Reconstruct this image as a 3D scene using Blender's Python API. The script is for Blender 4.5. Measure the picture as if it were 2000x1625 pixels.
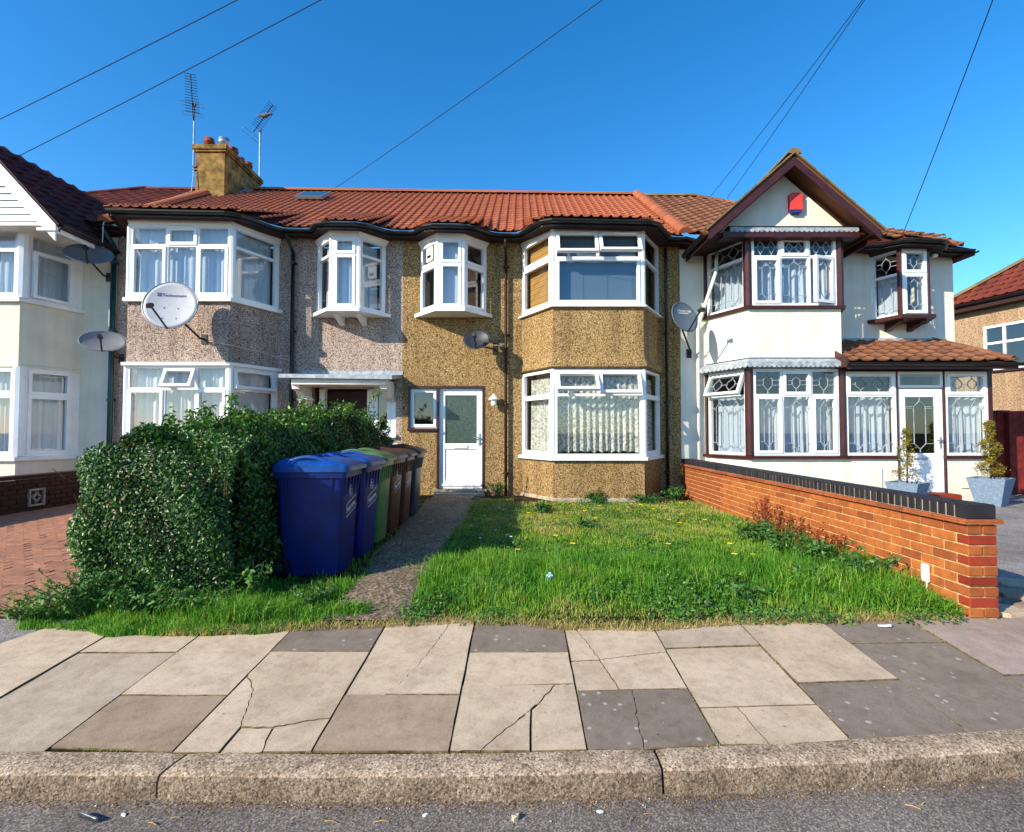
import bpy, bmesh, math, random
import numpy as np
from mathutils import Vector, Matrix
R = math.radians
random.seed(7); rng = np.random.default_rng(7)
sc = bpy.context.scene
for o in list(bpy.data.objects): bpy.data.objects.remove(o)
C = sc.collection
# ------------------------------------------------------------------ camera
cd = bpy.data.cameras.new('camera'); cam = bpy.data.objects.new('camera', cd); C.objects.link(cam)
cam.location = (0, 0, 1.45); cam.rotation_euler = (R(90+1.804), 0, 0)
cd.sensor_width = 36; cd.lens = 18; cd.shift_x = -0.0075; cd.clip_start = .05; cd.clip_end = 2000
sc.camera = cam
# ------------------------------------------------------------------ sky and sun
SUN_AZ, SUN_EL = 54.0, 27.5           # light travels towards +X +Y (azimuth from +Y), downwards
w = bpy.data.worlds.new('World'); sc.world = w; w.use_nodes = True
nt = w.node_tree; nt.nodes.clear()
sky = nt.nodes.new('ShaderNodeTexSky'); sky.sky_type = 'NISHITA'; sky.sun_disc = False
sky.sun_elevation = R(SUN_EL); sky.sun_rotation = R(180+SUN_AZ); sky.altitude = 0
sky.air_density = 1.0; sky.dust_density = 0.2; sky.ozone_density = 4.0
hs = nt.nodes.new('ShaderNodeHueSaturation'); hs.inputs['Saturation'].default_value = 1.3; hs.inputs['Hue'].default_value = .499
bg = nt.nodes.new('ShaderNodeBackground'); bg.inputs['Strength'].default_value = 0.172
wo = nt.nodes.new('ShaderNodeOutputWorld')
nt.links.new(sky.outputs[0], hs.inputs['Color']); nt.links.new(hs.outputs[0], bg.inputs[0]); nt.links.new(bg.outputs[0], wo.inputs[0])
sl = bpy.data.lights.new('sun', 'SUN'); sl.energy = 5.0; sl.angle = R(.5); sl.color = (1, .90, .73)
so = bpy.data.objects.new('sun', sl); C.objects.link(so)
sd = Vector((math.sin(R(SUN_AZ))*math.cos(R(SUN_EL)), math.cos(R(SUN_AZ))*math.cos(R(SUN_EL)), -math.sin(R(SUN_EL))))
so.rotation_euler = sd.to_track_quat('-Z', 'Y').to_euler(); so.location = (-20, -15, 20)
sc.view_settings.view_transform = 'Standard'; sc.view_settings.look = 'None'; sc.view_settings.exposure = 0.6; sc.view_settings.gamma = 1
sc.render.engine = 'CYCLES'; sc.cycles.max_bounces = 8; sc.cycles.transparent_max_bounces = 16
sc.cycles.use_denoising = True
sc.cycles.caustics_reflective = False; sc.cycles.caustics_refractive = False
# ------------------------------------------------------------------ materials
def lin(c):
    return tuple((x/255/12.92 if x/255 <= .04045 else ((x/255+.055)/1.055)**2.4) for x in c)+(1,)
M = {}
class N:
    def __init__(s, name):
        s.m = bpy.data.materials.new(name); s.m.use_nodes = True; s.t = s.m.node_tree; s.n = s.t.nodes
        s.b = s.n['Principled BSDF']; s.o = s.n['Material Output']; M[name] = s.m
    def add(s, typ, **k):
        x = s.n.new('ShaderNode'+typ)
        for a, v in k.items(): setattr(x, a, v)
        return x
    def l(s, a, b): s.t.links.new(a, b)
    def coord(s, world=True):
        if world: return s.add('NewGeometry').outputs['Position']
        return s.add('TexCoord').outputs['Object']
    def noise(s, co, scale, detail=4, rough=.6):
        x = s.add('TexNoise'); x.inputs['Scale'].default_value = scale; x.inputs['Detail'].default_value = detail; x.inputs['Roughness'].default_value = rough
        s.l(co, x.inputs['Vector']); return x
    def ramp(s, fac, stops):
        x = s.add('ValToRGB'); e = x.color_ramp.elements
        while len(e) < len(stops): e.new(.5)
        for i, (p, c) in enumerate(stops): e[i].position = p; e[i].color = c if len(c) == 4 else lin(c)
        s.l(fac, x.inputs['Fac']); return x.outputs['Color']
    def mix(s, f, a, b, mode='MIX'):
        x = s.add('MixRGB', blend_type=mode)
        for i, v in ((0, f), (1, a), (2, b)):
            if hasattr(v, 'links') or isinstance(v, bpy.types.NodeSocket): s.l(v, x.inputs[i])
            else: x.inputs[i].default_value = v
        return x.outputs[0]
    def bump(s, h, strength=.4, dist=.01):
        x = s.add('Bump'); x.inputs['Strength'].default_value = strength; x.inputs['Distance'].default_value = dist
        s.l(h, x.inputs['Height']); s.l(x.outputs[0], s.b.inputs['Normal']); return x
    def set(s, col=None, rough=.6, spec=.5, metal=0):
        if col is not None:
            if isinstance(col, bpy.types.NodeSocket): s.l(col, s.b.inputs['Base Color'])
            else: s.b.inputs['Base Color'].default_value = lin(col)
        s.b.inputs['Roughness'].default_value = rough; s.b.inputs['Specular IOR Level'].default_value = spec; s.b.inputs['Metallic'].default_value = metal
        return s
def plain(name, col, rough=.5, spec=.5, metal=0, var=.12, scale=9, bump=0, bscale=120, world=True):
    n = N(name); co = n.coord(world); nz = n.noise(co, scale, 5)
    a = tuple(max(0, c*(1-var)) for c in col); b = tuple(min(255, c*(1+var)) for c in col)
    n.set(n.ramp(nz.outputs[0], [(.3, a), (.7, b)]), rough, spec, metal)
    if bump: n.bump(n.noise(co, bscale, 3).outputs[0], bump, .006)
    return n
def pebble(name, cols, scale=30, dirt=(70, 60, 50)):
    n = N(name); co = n.coord(); v = n.add('TexVoronoi'); v.inputs['Scale'].default_value = scale; n.l(co, v.inputs['Vector'])
    k = len(cols); c = n.ramp(v.outputs['Color'], [(i/(k-1)*.8+.1, x) for i, x in enumerate(cols)])
    gap = n.ramp(v.outputs['Distance'], [(.35, (255, 255, 255)), (.85, (130, 118, 108))])
    c = n.mix(1, c, gap, 'MULTIPLY')
    fine = n.noise(co, 140, 2); c = n.mix(.25, c, n.ramp(fine.outputs[0], [(.35, (90, 85, 80)), (.65, (255, 255, 255))]), 'MULTIPLY')
    big = n.noise(co, 1.1, 4); f = n.ramp(big.outputs[0], [(.48, (0, 0, 0)), (.8, (130, 130, 130))]); c = n.mix(f, c, lin(dirt))
    mp = n.add('Mapping'); mp.inputs['Scale'].default_value = (5, 5, .35); n.l(co, mp.inputs[0]); stk = n.noise(mp.outputs[0], 1, 4); c = n.mix(.5, c, n.ramp(stk.outputs[0], [(.3, (150, 140, 130)), (.6, (255, 255, 255))]), 'MULTIPLY')
    n.set(c, .9, .2); n.bump(v.outputs['Distance'], -.5, .009)
    return n
def brickmat(name, c1, c2, c3, rough=.85):
    n = N(name); oi = n.add('ObjectInfo'); co = n.coord()
    base = n.ramp(oi.outputs['Random'], [(0, c1), (.5, c2), (1, c3)])
    nz = n.noise(co, 14, 6); c = n.mix(.45, base, n.ramp(nz.outputs[0], [(.3, (120, 110, 105)), (.7, (255, 255, 255))]), 'MULTIPLY')
    n.set(c, rough, .25); n.bump(n.noise(co, 160, 3).outputs[0], .35, .004); return n
plain('upvc', (238, 240, 240), .28, .5, var=.03, scale=3)
plain('whitepaint', (232, 230, 222), .55, .4, var=.06, scale=4)
plain('maroon', (62, 26, 22), .4, .5, var=.18, scale=6)
plain('blackpaint', (20, 20, 22), .38, .5, var=.3)
plain('greenpipe', (14, 58, 62), .4, .5, var=.2)
plain('lead', (150, 158, 165), .55, .5, var=.2, scale=12)
plain('soffit_dark', (52, 28, 24), .7, .3)
plain('interior', (120, 112, 102), .9, .1, var=.1)
plain('darkwood', (42, 24, 20), .6, .3, var=.3)
plain('concrete', (158, 146, 128), .9, .2, var=.2, scale=7, bump=.3)
plain('chimneyrender', (122, 98, 58), .95, .15, var=.4, scale=5, bump=.6, bscale=60)
plain('terracotta', (140, 66, 48), .8, .2, var=.25)
plain('steel', (190, 195, 200), .35, .5, .8, var=.1)
plain('alu', (140, 146, 154), .4, .5, .6, var=.1)
plain('darkmetal', (38, 38, 42), .5, .4, .2)
plain('dish_grey', (178, 180, 184), .5, .4, var=.05, scale=4)
plain('dish_dark', (92, 104, 116), .5, .4, var=.1, scale=4)
plain('dish_black', (38, 44, 52), .5, .4, var=.15, scale=30)
plain('dish_mid', (120, 124, 130), .5, .4, var=.1, scale=4)
plain('ink', (70, 80, 120), .6, .3)
plain('inkwhite', (225, 228, 232), .6, .3, var=.02)
plain('redbox', (214, 66, 58), .4, .5, var=.05)
plain('bluelens', (40, 48, 120), .3, .5, var=.1)
plain('mortar', (190, 158, 112), .95, .1, var=.25, scale=20, bump=.4, bscale=200)
plain('mortar_dark', (70, 56, 48), .95, .1, var=.3, scale=20)
plain('soil', (62, 48, 34), 1, .05, var=.45, scale=6, bump=.8, bscale=30)
plain('slab_edge', (104, 90, 68), .95, .1, var=.35, scale=20)
plain('jointsoil', (44, 40, 26), 1, .05, var=.5, scale=9)
plain('planter', (112, 130, 150), .75, .3, var=.12, scale=30, bump=.3)
plain('bark', (92, 70, 48), .95, .1, var=.3, scale=30, bump=.5)
plain('bird', (96, 96, 98), .8, .2, var=.3, scale=40)
plain('straw', (176, 140, 86), .9, .1, var=.2)
plain('litterwhite', (220, 222, 226), .6, .3, var=.05)
plain('litterblue', (170, 200, 225), .5, .4, var=.15, scale=40)
plain('cansteel', (70, 76, 84), .35, .5, .7, var=.4, scale=30)
plain('rubber', (18, 18, 18), .8, .2)
plain('petal', (236, 196, 20), .7, .2)
plain('daisy', (235, 235, 230), .7, .2)
plain('cable', (22, 22, 26), .6, .3)
plain('whitecable', (200, 200, 200), .6, .3)
for nm, c in (('bin_blue', (2, 25, 90)), ('bin_bluelid_skylit', (10, 66, 136)), ('bin_green', (74, 108, 62)), ('bin_brown', (74, 36, 22)), ('bin_grey', (44, 48, 54))):  # lighter lid blue has the sky's reflection painted into its colour
    n = plain(nm, c, .42, .35, var=.2, scale=7, bump=.12, bscale=300, world=False)
    co = n.coord(False); sc1 = n.noise(co, 38, 5, .75); src = n.b.inputs['Base Color'].links[0].from_socket
    n.l(n.mix(n.ramp(sc1.outputs[0], [(.6, (0, 0, 0)), (.78, (120, 120, 120))]), src, lin(tuple(min(255, 60+q*.8) for q in c))), n.b.inputs['Base Color'])
def render_wall(name, col, dirt):
    n = N(name); co = n.coord(); nz = n.noise(co, 2.2, 6); c = n.ramp(nz.outputs[0], [(.3, tuple(x*.93 for x in col)), (.65, col)])
    g = n.noise(co, .9, 5); c = n.mix(n.ramp(g.outputs[0], [(.55, (0, 0, 0)), (.85, (70, 70, 70))]), c, lin(dirt))
    mp = n.add('Mapping'); mp.inputs['Scale'].default_value = (7, 7, .4); n.l(co, mp.inputs[0]); stk = n.noise(mp.outputs[0], 1, 5); c = n.mix(.12, c, n.ramp(stk.outputs[0], [(.32, (168, 160, 142)), (.55, (255, 255, 255))]), 'MULTIPLY')
    n.set(c, .85, .2); n.bump(n.noise(co, 90, 4).outputs[0], .25, .004)
render_wall('cream_render', (230, 224, 204), (150, 146, 120)); render_wall('white_render', (232, 228, 212), (170, 168, 150))
pebble('peb_gold', [(118, 88, 48), (188, 154, 102), (208, 178, 126), (152, 118, 68), (226, 202, 152)], 52, (120, 84, 40))
pebble('peb_mauve', [(128, 110, 102), (204, 182, 168), (226, 206, 190), (176, 152, 142), (242, 228, 214)], 56, (110, 84, 70))
pebble('peb_tan', [(150, 120, 92), (206, 170, 134), (222, 192, 156), (180, 146, 112)], 62, (150, 120, 90))
def tilemat(name, c1, c2, c3, lichen):
    n = N(name); oi = n.add('ObjectInfo'); co = n.coord()
    base = n.ramp(oi.outputs['Random'], [(0, c1), (.55, c2), (1, c3)])
    nz = n.noise(co, 5, 6); c = n.mix(n.ramp(nz.outputs[0], [(.5, (0, 0, 0)), (.75, (150, 150, 150))]), base, lin(lichen))
    f = n.noise(co, 60, 3); c = n.mix(.4, c, n.ramp(f.outputs[0], [(.3, (120, 110, 105)), (.7, (255, 255, 255))]), 'MULTIPLY')
    n.set(c, .75, .3); n.bump(f.outputs[0], .3, .004)
tilemat('tile_orange', (184, 104, 68), (200, 118, 80), (166, 92, 62), (138, 98, 70))
tilemat('tile_brown', (130, 84, 58), (144, 96, 68), (116, 74, 52), (148, 114, 78))
tilemat('tile_dark', (76, 30, 26), (92, 38, 30), (66, 28, 26), (84, 46, 36))
tilemat('tile_maroon', (112, 48, 34), (128, 58, 40), (100, 42, 32), (112, 66, 46))
tilemat('tile_lichen', (120, 104, 70), (140, 120, 80), (108, 94, 66), (160, 140, 96))
tilemat('tile_ridge', (166, 92, 58), (178, 104, 66), (150, 84, 54), (150, 110, 76))
brickmat('brick_orange', (168, 92, 44), (188, 110, 54), (148, 78, 42)); brickmat('brick_red', (146, 52, 34), (156, 60, 36), (136, 46, 32))
brickmat('brick_blue', (40, 38, 42), (52, 50, 54), (34, 32, 36), .6); brickmat('brick_dark', (70, 44, 34), (84, 50, 38), (58, 38, 32))
brickmat('paver', (172, 120, 94), (190, 134, 106), (154, 110, 90)); brickmat('creasing', (170, 92, 54), (184, 102, 60), (150, 84, 52))
def slabmat(name, c1, c2, spots=False):
    n = N(name); oi = n.add('ObjectInfo'); co = n.coord()
    base = n.ramp(oi.outputs['Random'], [(0, c1), (1, c2)])
    a = n.noise(co, 3.5, 6, .65); c = n.mix(.45, base, n.ramp(a.outputs[0], [(.25, (165, 154, 140)), (.6, (255, 255, 255))]), 'MULTIPLY')
    a2 = n.noise(co, 16, 6, .7); c = n.mix(.3, c, n.ramp(a2.outputs[0], [(.3, (140, 130, 118)), (.55, (255, 255, 255))]), 'MULTIPLY')
    vs_ = n.add('TexVoronoi'); vs_.inputs['Scale'].default_value = 38; n.l(co, vs_.inputs['Vector']); c = n.mix(n.ramp(vs_.outputs['Distance'], [(.07, (120, 120, 120)), (.12, (0, 0, 0))]), c, lin((96, 84, 70)))
    f = n.noise(co, 220, 2); c = n.mix(.45, c, n.ramp(f.outputs[0], [(.3, (130, 124, 118)), (.6, (255, 255, 255))]), 'MULTIPLY')
    if spots:
        v = n.add('TexVoronoi'); v.inputs['Scale'].default_value = 13; n.l(co, v.inputs['Vector'])
        wob = n.noise(co, 40, 3); ad = n.add('Math', operation='ADD'); n.l(v.outputs['Distance'], ad.inputs[0])
        mu = n.add('Math', operation='MULTIPLY'); mu.inputs[1].default_value = .3; n.l(wob.outputs[0], mu.inputs[0]); n.l(mu.outputs[0], ad.inputs[1])
        sp = n.ramp(ad.outputs[0], [(.27, (255, 255, 255)), (.33, (0, 0, 0))])
        sel = n.ramp(v.outputs['Color'], [(.45, (0, 0, 0)), (.5, (255, 255, 255))]); sp = n.mix(1, sp, sel, 'MULTIPLY'); sp = n.mix(1, sp, (.55, .55, .55, 1), 'MULTIPLY')
        c = n.mix(sp, c, lin((190, 186, 180)))
    n.set(c, .9, .25); n.bump(f.outputs[0], .35, .003)
slabmat('slab_c', (206, 183, 155), (216, 193, 165)); slabmat('slab_g', (192, 173, 150), (200, 181, 157)); slabmat('slab_b', (172, 149, 124), (180, 157, 132))
slabmat('slab_p', (172, 152, 138), (180, 160, 146)); slabmat('slab_d', (138, 124, 110), (148, 133, 118), True)
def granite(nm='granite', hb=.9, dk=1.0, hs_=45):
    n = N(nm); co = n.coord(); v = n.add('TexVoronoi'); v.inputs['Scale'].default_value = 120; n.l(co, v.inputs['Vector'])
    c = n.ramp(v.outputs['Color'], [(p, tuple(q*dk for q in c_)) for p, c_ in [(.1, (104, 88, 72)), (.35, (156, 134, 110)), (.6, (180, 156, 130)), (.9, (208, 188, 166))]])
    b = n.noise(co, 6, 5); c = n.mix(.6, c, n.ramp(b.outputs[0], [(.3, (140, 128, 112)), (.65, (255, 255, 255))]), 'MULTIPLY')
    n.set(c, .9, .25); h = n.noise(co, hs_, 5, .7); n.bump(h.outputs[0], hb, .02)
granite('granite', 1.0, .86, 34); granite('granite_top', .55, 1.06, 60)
def asphalt(name, c1, c2, sc_=170):
    n = N(name); co = n.coord(); v = n.add('TexVoronoi'); v.inputs['Scale'].default_value = sc_; n.l(co, v.inputs['Vector'])
    c = n.ramp(v.outputs['Color'], [(.1, c1), (.6, c2), (.95, tuple(min(255, x*1.45) for x in c2))])
    b = n.noise(co, 2.2, 5); c = n.mix(.6, c, n.ramp(b.outputs[0], [(.3, (150, 145, 140)), (.65, (255, 255, 255))]), 'MULTIPLY')
    n.set(c, .85, .3); n.bump(v.outputs['Distance'], -.8, .008)
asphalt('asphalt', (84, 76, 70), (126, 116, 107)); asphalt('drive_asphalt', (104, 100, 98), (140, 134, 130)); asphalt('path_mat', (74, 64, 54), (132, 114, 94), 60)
def glass(name, tint, refl=1.0):
    n = N(name); n.n.remove(n.b); tr = n.add('BsdfTransparent'); tr.inputs[0].default_value = tint
    gl = n.add('BsdfGlossy'); gl.inputs['Roughness'].default_value = .01; gl.inputs[0].default_value = (1, 1, 1, 1)
    lw = n.add('LayerWeight'); lw.inputs['Blend'].default_value = .5; pw = n.add('Math', operation='POWER'); pw.inputs[1].default_value = 4; n.l(lw.outputs['Facing'], pw.inputs[0])
    mu = n.add('Math', operation='MULTIPLY_ADD'); mu.inputs[1].default_value = .8; mu.inputs[2].default_value = .04*refl; n.l(pw.outputs[0], mu.inputs[0]); mu.use_clamp = True
    mx = n.add('MixShader'); n.l(mu.outputs[0], mx.inputs[0]); n.l(tr.outputs[0], mx.inputs[1]); n.l(gl.outputs[0], mx.inputs[2]); n.l(mx.outputs[0], n.o.inputs[0])
glass('glass', (.92, .95, .95, 1), 2.6); glass('glass_dark', (.45, .55, .55, 1), 2.6)
n = N('frosted'); co = n.coord(); nz = n.noise(co, 26, 4); n.set(n.ramp(nz.outputs[0], [(.35, (52, 66, 58)), (.7, (78, 92, 82))]), .18, .6); n.bump(n.noise(co, 90, 2).outputs[0], .35, .004)
def cloth(name, col, alpha, lace=False, col2=None):
    n = N(name); n.n.remove(n.b); co = n.coord()
    df = n.add('BsdfDiffuse'); tl = n.add('BsdfTranslucent'); tp = n.add('BsdfTransparent')
    df.inputs[0].default_value = lin(col); tl.inputs[0].default_value = lin(col)
    m1 = n.add('MixShader'); m1.inputs[0].default_value = .3; n.l(df.outputs[0], m1.inputs[1]); n.l(tl.outputs[0], m1.inputs[2])
    m2 = n.add('MixShader'); n.l(tp.outputs[0], m2.inputs[1]); n.l(m1.outputs[0], m2.inputs[2])
    if lace:
        a = n.noise(co, 22, 4, .7); f = n.ramp(a.outputs[0], [(.42, (165, 165, 165)), (.54, (252, 252, 252))]); n.l(f, m2.inputs[0])
    else: m2.inputs[0].default_value = alpha
    n.l(m2.outputs[0], n.o.inputs[0])
cloth('net', (238, 240, 244), .86); cloth('net_blue', (214, 226, 240), .9); cloth('lace', (236, 236, 224), .8, True); cloth('blind', (206, 160, 96), 1.0); cloth('blind_grey', (104, 124, 142), 1.0)
def leafmat(name, stops, rough=.4, spec=.5, trans=.25):
    n = N(name); at = n.add('Attribute', attribute_name='tint'); c = n.ramp(at.outputs['Fac'], stops)
    n.set(c, rough, spec); tl = n.add('BsdfTranslucent'); n.l(c, tl.inputs[0]); mx = n.add('MixShader'); mx.inputs[0].default_value = trans
    n.l(n.b.outputs[0], mx.inputs[1]); n.l(tl.outputs[0], mx.inputs[2]); n.l(mx.outputs[0], n.o.inputs[0])
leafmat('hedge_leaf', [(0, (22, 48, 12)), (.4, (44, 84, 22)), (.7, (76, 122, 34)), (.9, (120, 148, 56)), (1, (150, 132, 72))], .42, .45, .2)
leafmat('grass_mat', [(0, (58, 114, 30)), (.4, (94, 156, 44)), (.72, (150, 180, 62)), (.88, (180, 174, 90)), (1, (204, 178, 120))], .5, .3, .4)
leafmat('weed_mat', [(0, (44, 86, 38)), (.6, (78, 126, 54)), (1, (122, 150, 64))], .5, .35, .25)
leafmat('debris', [(0, (96, 74, 50)), (.5, (150, 118, 78)), (.9, (190, 170, 136)), (1, (214, 208, 196))], .9, .1, .1)
leafmat('redleaf', [(0, (110, 48, 32)), (.6, (140, 66, 42)), (1, (96, 84, 40))], .5, .3, .25)
leafmat('conifer_leaf', [(0, (84, 78, 24)), (.5, (120, 110, 34)), (1, (164, 140, 52))], .6, .2, .25)
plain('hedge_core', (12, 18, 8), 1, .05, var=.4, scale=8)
plain('fencewood', (104, 34, 28), .75, .25, var=.35, scale=5)
SLABS=[('c',[(-2.81,2.27),(-2.79,2.79),(-2.77,3.54),(-3.28,3.65),(-3.43,3.3),(-3.67,2.47)]),
('c',[(-2.77,3.54),(-2.15,3.54),(-2.16,3.27),(-2.78,3.27)]),
('g',[(-2.78,3.27),(-2.16,3.27),(-2.19,2.37),(-2.8,2.37)]),
('c',[(-2.15,3.54),(-1.58,3.61),(-1.58,2.81),(-2.17,2.81)]),
('b',[(-2.17,2.81),(-1.58,2.81),(-1.58,2.37),(-2.19,2.4)]),
('d',[(-1.57,3.6),(-0.95,3.66),(-0.94,3.28),(-1.57,3.28)]),
('c',[(-1.57,3.28),(-0.94,3.28),(-0.95,2.61),(-1.05,2.59),(-1.2,2.54),(-1.36,2.54),(-1.4,2.67),(-1.47,2.87),(-1.57,3.01)]),
('c',[(-1.57,3.01),(-1.47,2.87),(-1.4,2.67),(-1.36,2.54),(-1.36,2.43),(-1.36,2.36),(-1.58,2.36)]),
('c',[(-1.36,2.54),(-1.2,2.54),(-1.19,2.45),(-1.17,2.37),(-1.36,2.36),(-1.36,2.43)]),
('c',[(-1.2,2.54),(-1.05,2.59),(-0.95,2.61),(-0.95,2.37),(-1.17,2.37),(-1.19,2.45)]),
('b',[(-0.94,2.81),(-0.32,2.81),(-0.31,2.37),(-0.95,2.37)]),
('c',[(-0.94,3.7),(-0.49,3.72),(-0.55,3.38),(-0.61,3.11),(-0.68,2.9),(-0.73,2.81),(-0.94,2.81)]),
('c',[(-0.49,3.72),(-0.32,3.73),(-0.32,2.81),(-0.73,2.81),(-0.68,2.9),(-0.61,3.11),(-0.55,3.38)]),
('d',[(-0.32,3.72),(0.31,3.65),(0.31,3.28),(-0.32,3.28)]),
('c',[(-0.32,3.28),(0.31,3.28),(0.31,2.92),(-0.32,2.9)]),
('c',[(-0.32,2.9),(0.2,2.91),(0.11,2.75),(-0.01,2.59),(-0.11,2.47),(-0.18,2.37),(-0.31,2.37)]),
('c',[(0.2,2.91),(0.31,2.92),(0.31,2.38),(0.05,2.37),(0.06,2.68),(0.11,2.75)]),
('c',[(0.06,2.68),(0.05,2.37),(-0.18,2.37),(-0.11,2.47),(-0.01,2.59)]),
('c',[(0.38,3.61),(0.91,3.61),(0.92,3.28),(0.49,3.18),(0.44,3.4)]),
('c',[(0.31,3.61),(0.38,3.61),(0.44,3.4),(0.49,3.18),(0.31,3.16)]),
('c',[(0.31,3.16),(0.49,3.18),(0.55,2.86),(0.31,2.85)]),
('c',[(0.49,3.18),(0.92,3.28),(0.93,2.87),(0.55,2.86)]),
('d',[(0.31,2.85),(0.62,2.86),(0.59,2.62),(0.57,2.39),(0.31,2.38)]),
('d',[(0.62,2.86),(0.93,2.87),(0.94,2.42),(0.57,2.39),(0.59,2.62)]),
('g',[(0.93,3.61),(1.57,3.7),(1.51,3.36),(0.92,3.32)]),
('c',[(0.92,3.32),(1.51,3.36),(1.55,2.73),(0.94,2.7)]),
('c',[(0.94,2.7),(1.13,2.71),(1.16,2.42),(0.95,2.42)]),
('c',[(1.13,2.71),(1.55,2.73),(1.56,2.44),(1.16,2.42)]),
('c',[(1.59,3.72),(2.16,3.72),(2.14,2.96),(1.56,2.92)]),
('d',[(1.56,2.92),(2.14,2.96),(2.18,2.5),(1.56,2.44)]),
('d',[(2.16,3.72),(2.8,3.77),(2.8,3.41),(2.15,3.4)]),
('d',[(2.15,3.4),(2.8,3.41),(2.8,2.54),(2.21,2.5)]),
('p',[(2.8,3.77),(3.4,3.79),(3.4,3.04),(2.8,3.01)]),
('d',[(2.8,3.01),(3.4,3.04),(3.42,2.59),(2.8,2.54)]),
('p',[(3.4,3.79),(3.94,3.81),(4.08,2.62),(3.42,2.59)])]
# ------------------------------------------------------------------ mesh helpers
def link(name, me, parent=None):
    o = bpy.data.objects.new(name, me); C.objects.link(o)
    if parent is not None:
        o.parent = parent; o.matrix_parent_inverse = Matrix.Translation(-Vector(parent['_b'])) if '_b' in parent else Matrix.Identity(4)
    return o
def tag(o, label, cat, group=None, kind=None):
    if label: o['label'] = label
    if cat: o['category'] = cat
    if group: o['group'] = group
    if kind: o['kind'] = kind
    return o
BASES = []
def empty(name, loc, label, cat, group=None):
    o = bpy.data.objects.new(name, None); C.objects.link(o); o.location = loc; o['_b'] = loc; o.empty_display_size = .2; BASES.append(o)
    return tag(o, label, cat, group)
class MB:
    def __init__(s): s.v = []; s.f = []
    def add(s, vs, fs):
        b = len(s.v); s.v += [tuple(x) for x in vs]; s.f += [tuple(i+b for i in f) for f in fs]; return s
    def hexa(s, p): return s.add(p, [(0, 3, 2, 1), (4, 5, 6, 7), (0, 1, 5, 4), (1, 2, 6, 5), (2, 3, 7, 6), (3, 0, 4, 7)])
    def box(s, x0, x1, y0, y1, z0, z1): return s.hexa([(x0, y0, z0), (x1, y0, z0), (x1, y1, z0), (x0, y1, z0), (x0, y0, z1), (x1, y0, z1), (x1, y1, z1), (x0, y1, z1)])
    def obox(s, c, ax, ay, az):
        c, ax, ay, az = map(Vector, (c, ax, ay, az)); return s.hexa([c-ax-ay-az, c+ax-ay-az, c+ax+ay-az, c-ax+ay-az, c-ax-ay+az, c+ax-ay+az, c+ax+ay+az, c-ax+ay+az])
    def prism(s, poly, z0, z1):
        k = len(poly); zz0 = z0 if callable(z0) else (lambda x, y: z0); zz1 = z1 if callable(z1) else (lambda x, y: z1)
        vs = [(x, y, zz0(x, y)) for x, y in poly]+[(x, y, zz1(x, y)) for x, y in poly]
        return s.add(vs, [tuple(range(k))[::-1], tuple(range(k, 2*k))]+[(i, (i+1) % k, k+(i+1) % k, k+i) for i in range(k)])
    def tube(s, path, r, n=8, r1=None, cap=True):
        path = [Vector(p) for p in path]; k = len(path); vs = []; up = None
        for i, p in enumerate(path):
            d = (path[min(i+1, k-1)]-path[max(i-1, 0)]).normalized()
            if up is None: up = Vector((0, 0, 1)) if abs(d.z) < .9 else Vector((1, 0, 0))
            a = d.cross(up).normalized(); b = a.cross(d).normalized(); up = b
            rr = r if r1 is None else r+(r1-r)*i/(k-1)
            vs += [p+(a*math.cos(t)+b*math.sin(t))*rr for t in [2*math.pi*j/n for j in range(n)]]
        fs = [(i*n+j, i*n+(j+1) % n, (i+1)*n+(j+1) % n, (i+1)*n+j) for i in range(k-1) for j in range(n)]
        if cap: fs += [tuple(range(n))[::-1], tuple(range((k-1)*n, k*n))]
        return s.add(vs, fs)
    def lathe(s, prof, c=(0, 0, 0), n=16, ax=None):
        vs = []; c = Vector(c)
        if ax is None: X, Y, Z = Vector((1, 0, 0)), Vector((0, 1, 0)), Vector((0, 0, 1))
        else: X, Y, Z = ax
        for r, z in prof: vs += [c+X*(r*math.cos(2*math.pi*j/n))+Y*(r*math.sin(2*math.pi*j/n))+Z*z for j in range(n)]
        k = len(prof); fs = [(i*n+j, i*n+(j+1) % n, (i+1)*n+(j+1) % n, (i+1)*n+j) for i in range(k-1) for j in range(n)]
        fs += [tuple(range(n))[::-1], tuple(range((k-1)*n, k*n))]
        return s.add(vs, fs)
    def mesh(s, name, mat, smooth=False):
        me = bpy.data.meshes.new(name); me.from_pydata(s.v, [], s.f); me.materials.append(M[mat])
        if smooth: me.polygons.foreach_set('use_smooth', [True]*len(me.polygons))
        me.update(); return me
    def build(s, name, mat, parent=None, smooth=False, bevel=0):
        me = s.mesh(name, mat, smooth)
        bm = bmesh.new(); bm.from_mesh(me)
        if bevel: bmesh.ops.bevel(bm, geom=list(bm.edges), offset=bevel, segments=2, affect='EDGES', clamp_overlap=True)
        bmesh.ops.recalc_face_normals(bm, faces=bm.faces); bm.to_mesh(me); bm.free()
        return link(name, me, parent)
def inst(name, me, parent, mw):
    o = link(name, me, parent); o.matrix_basis = mw; return o
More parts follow.
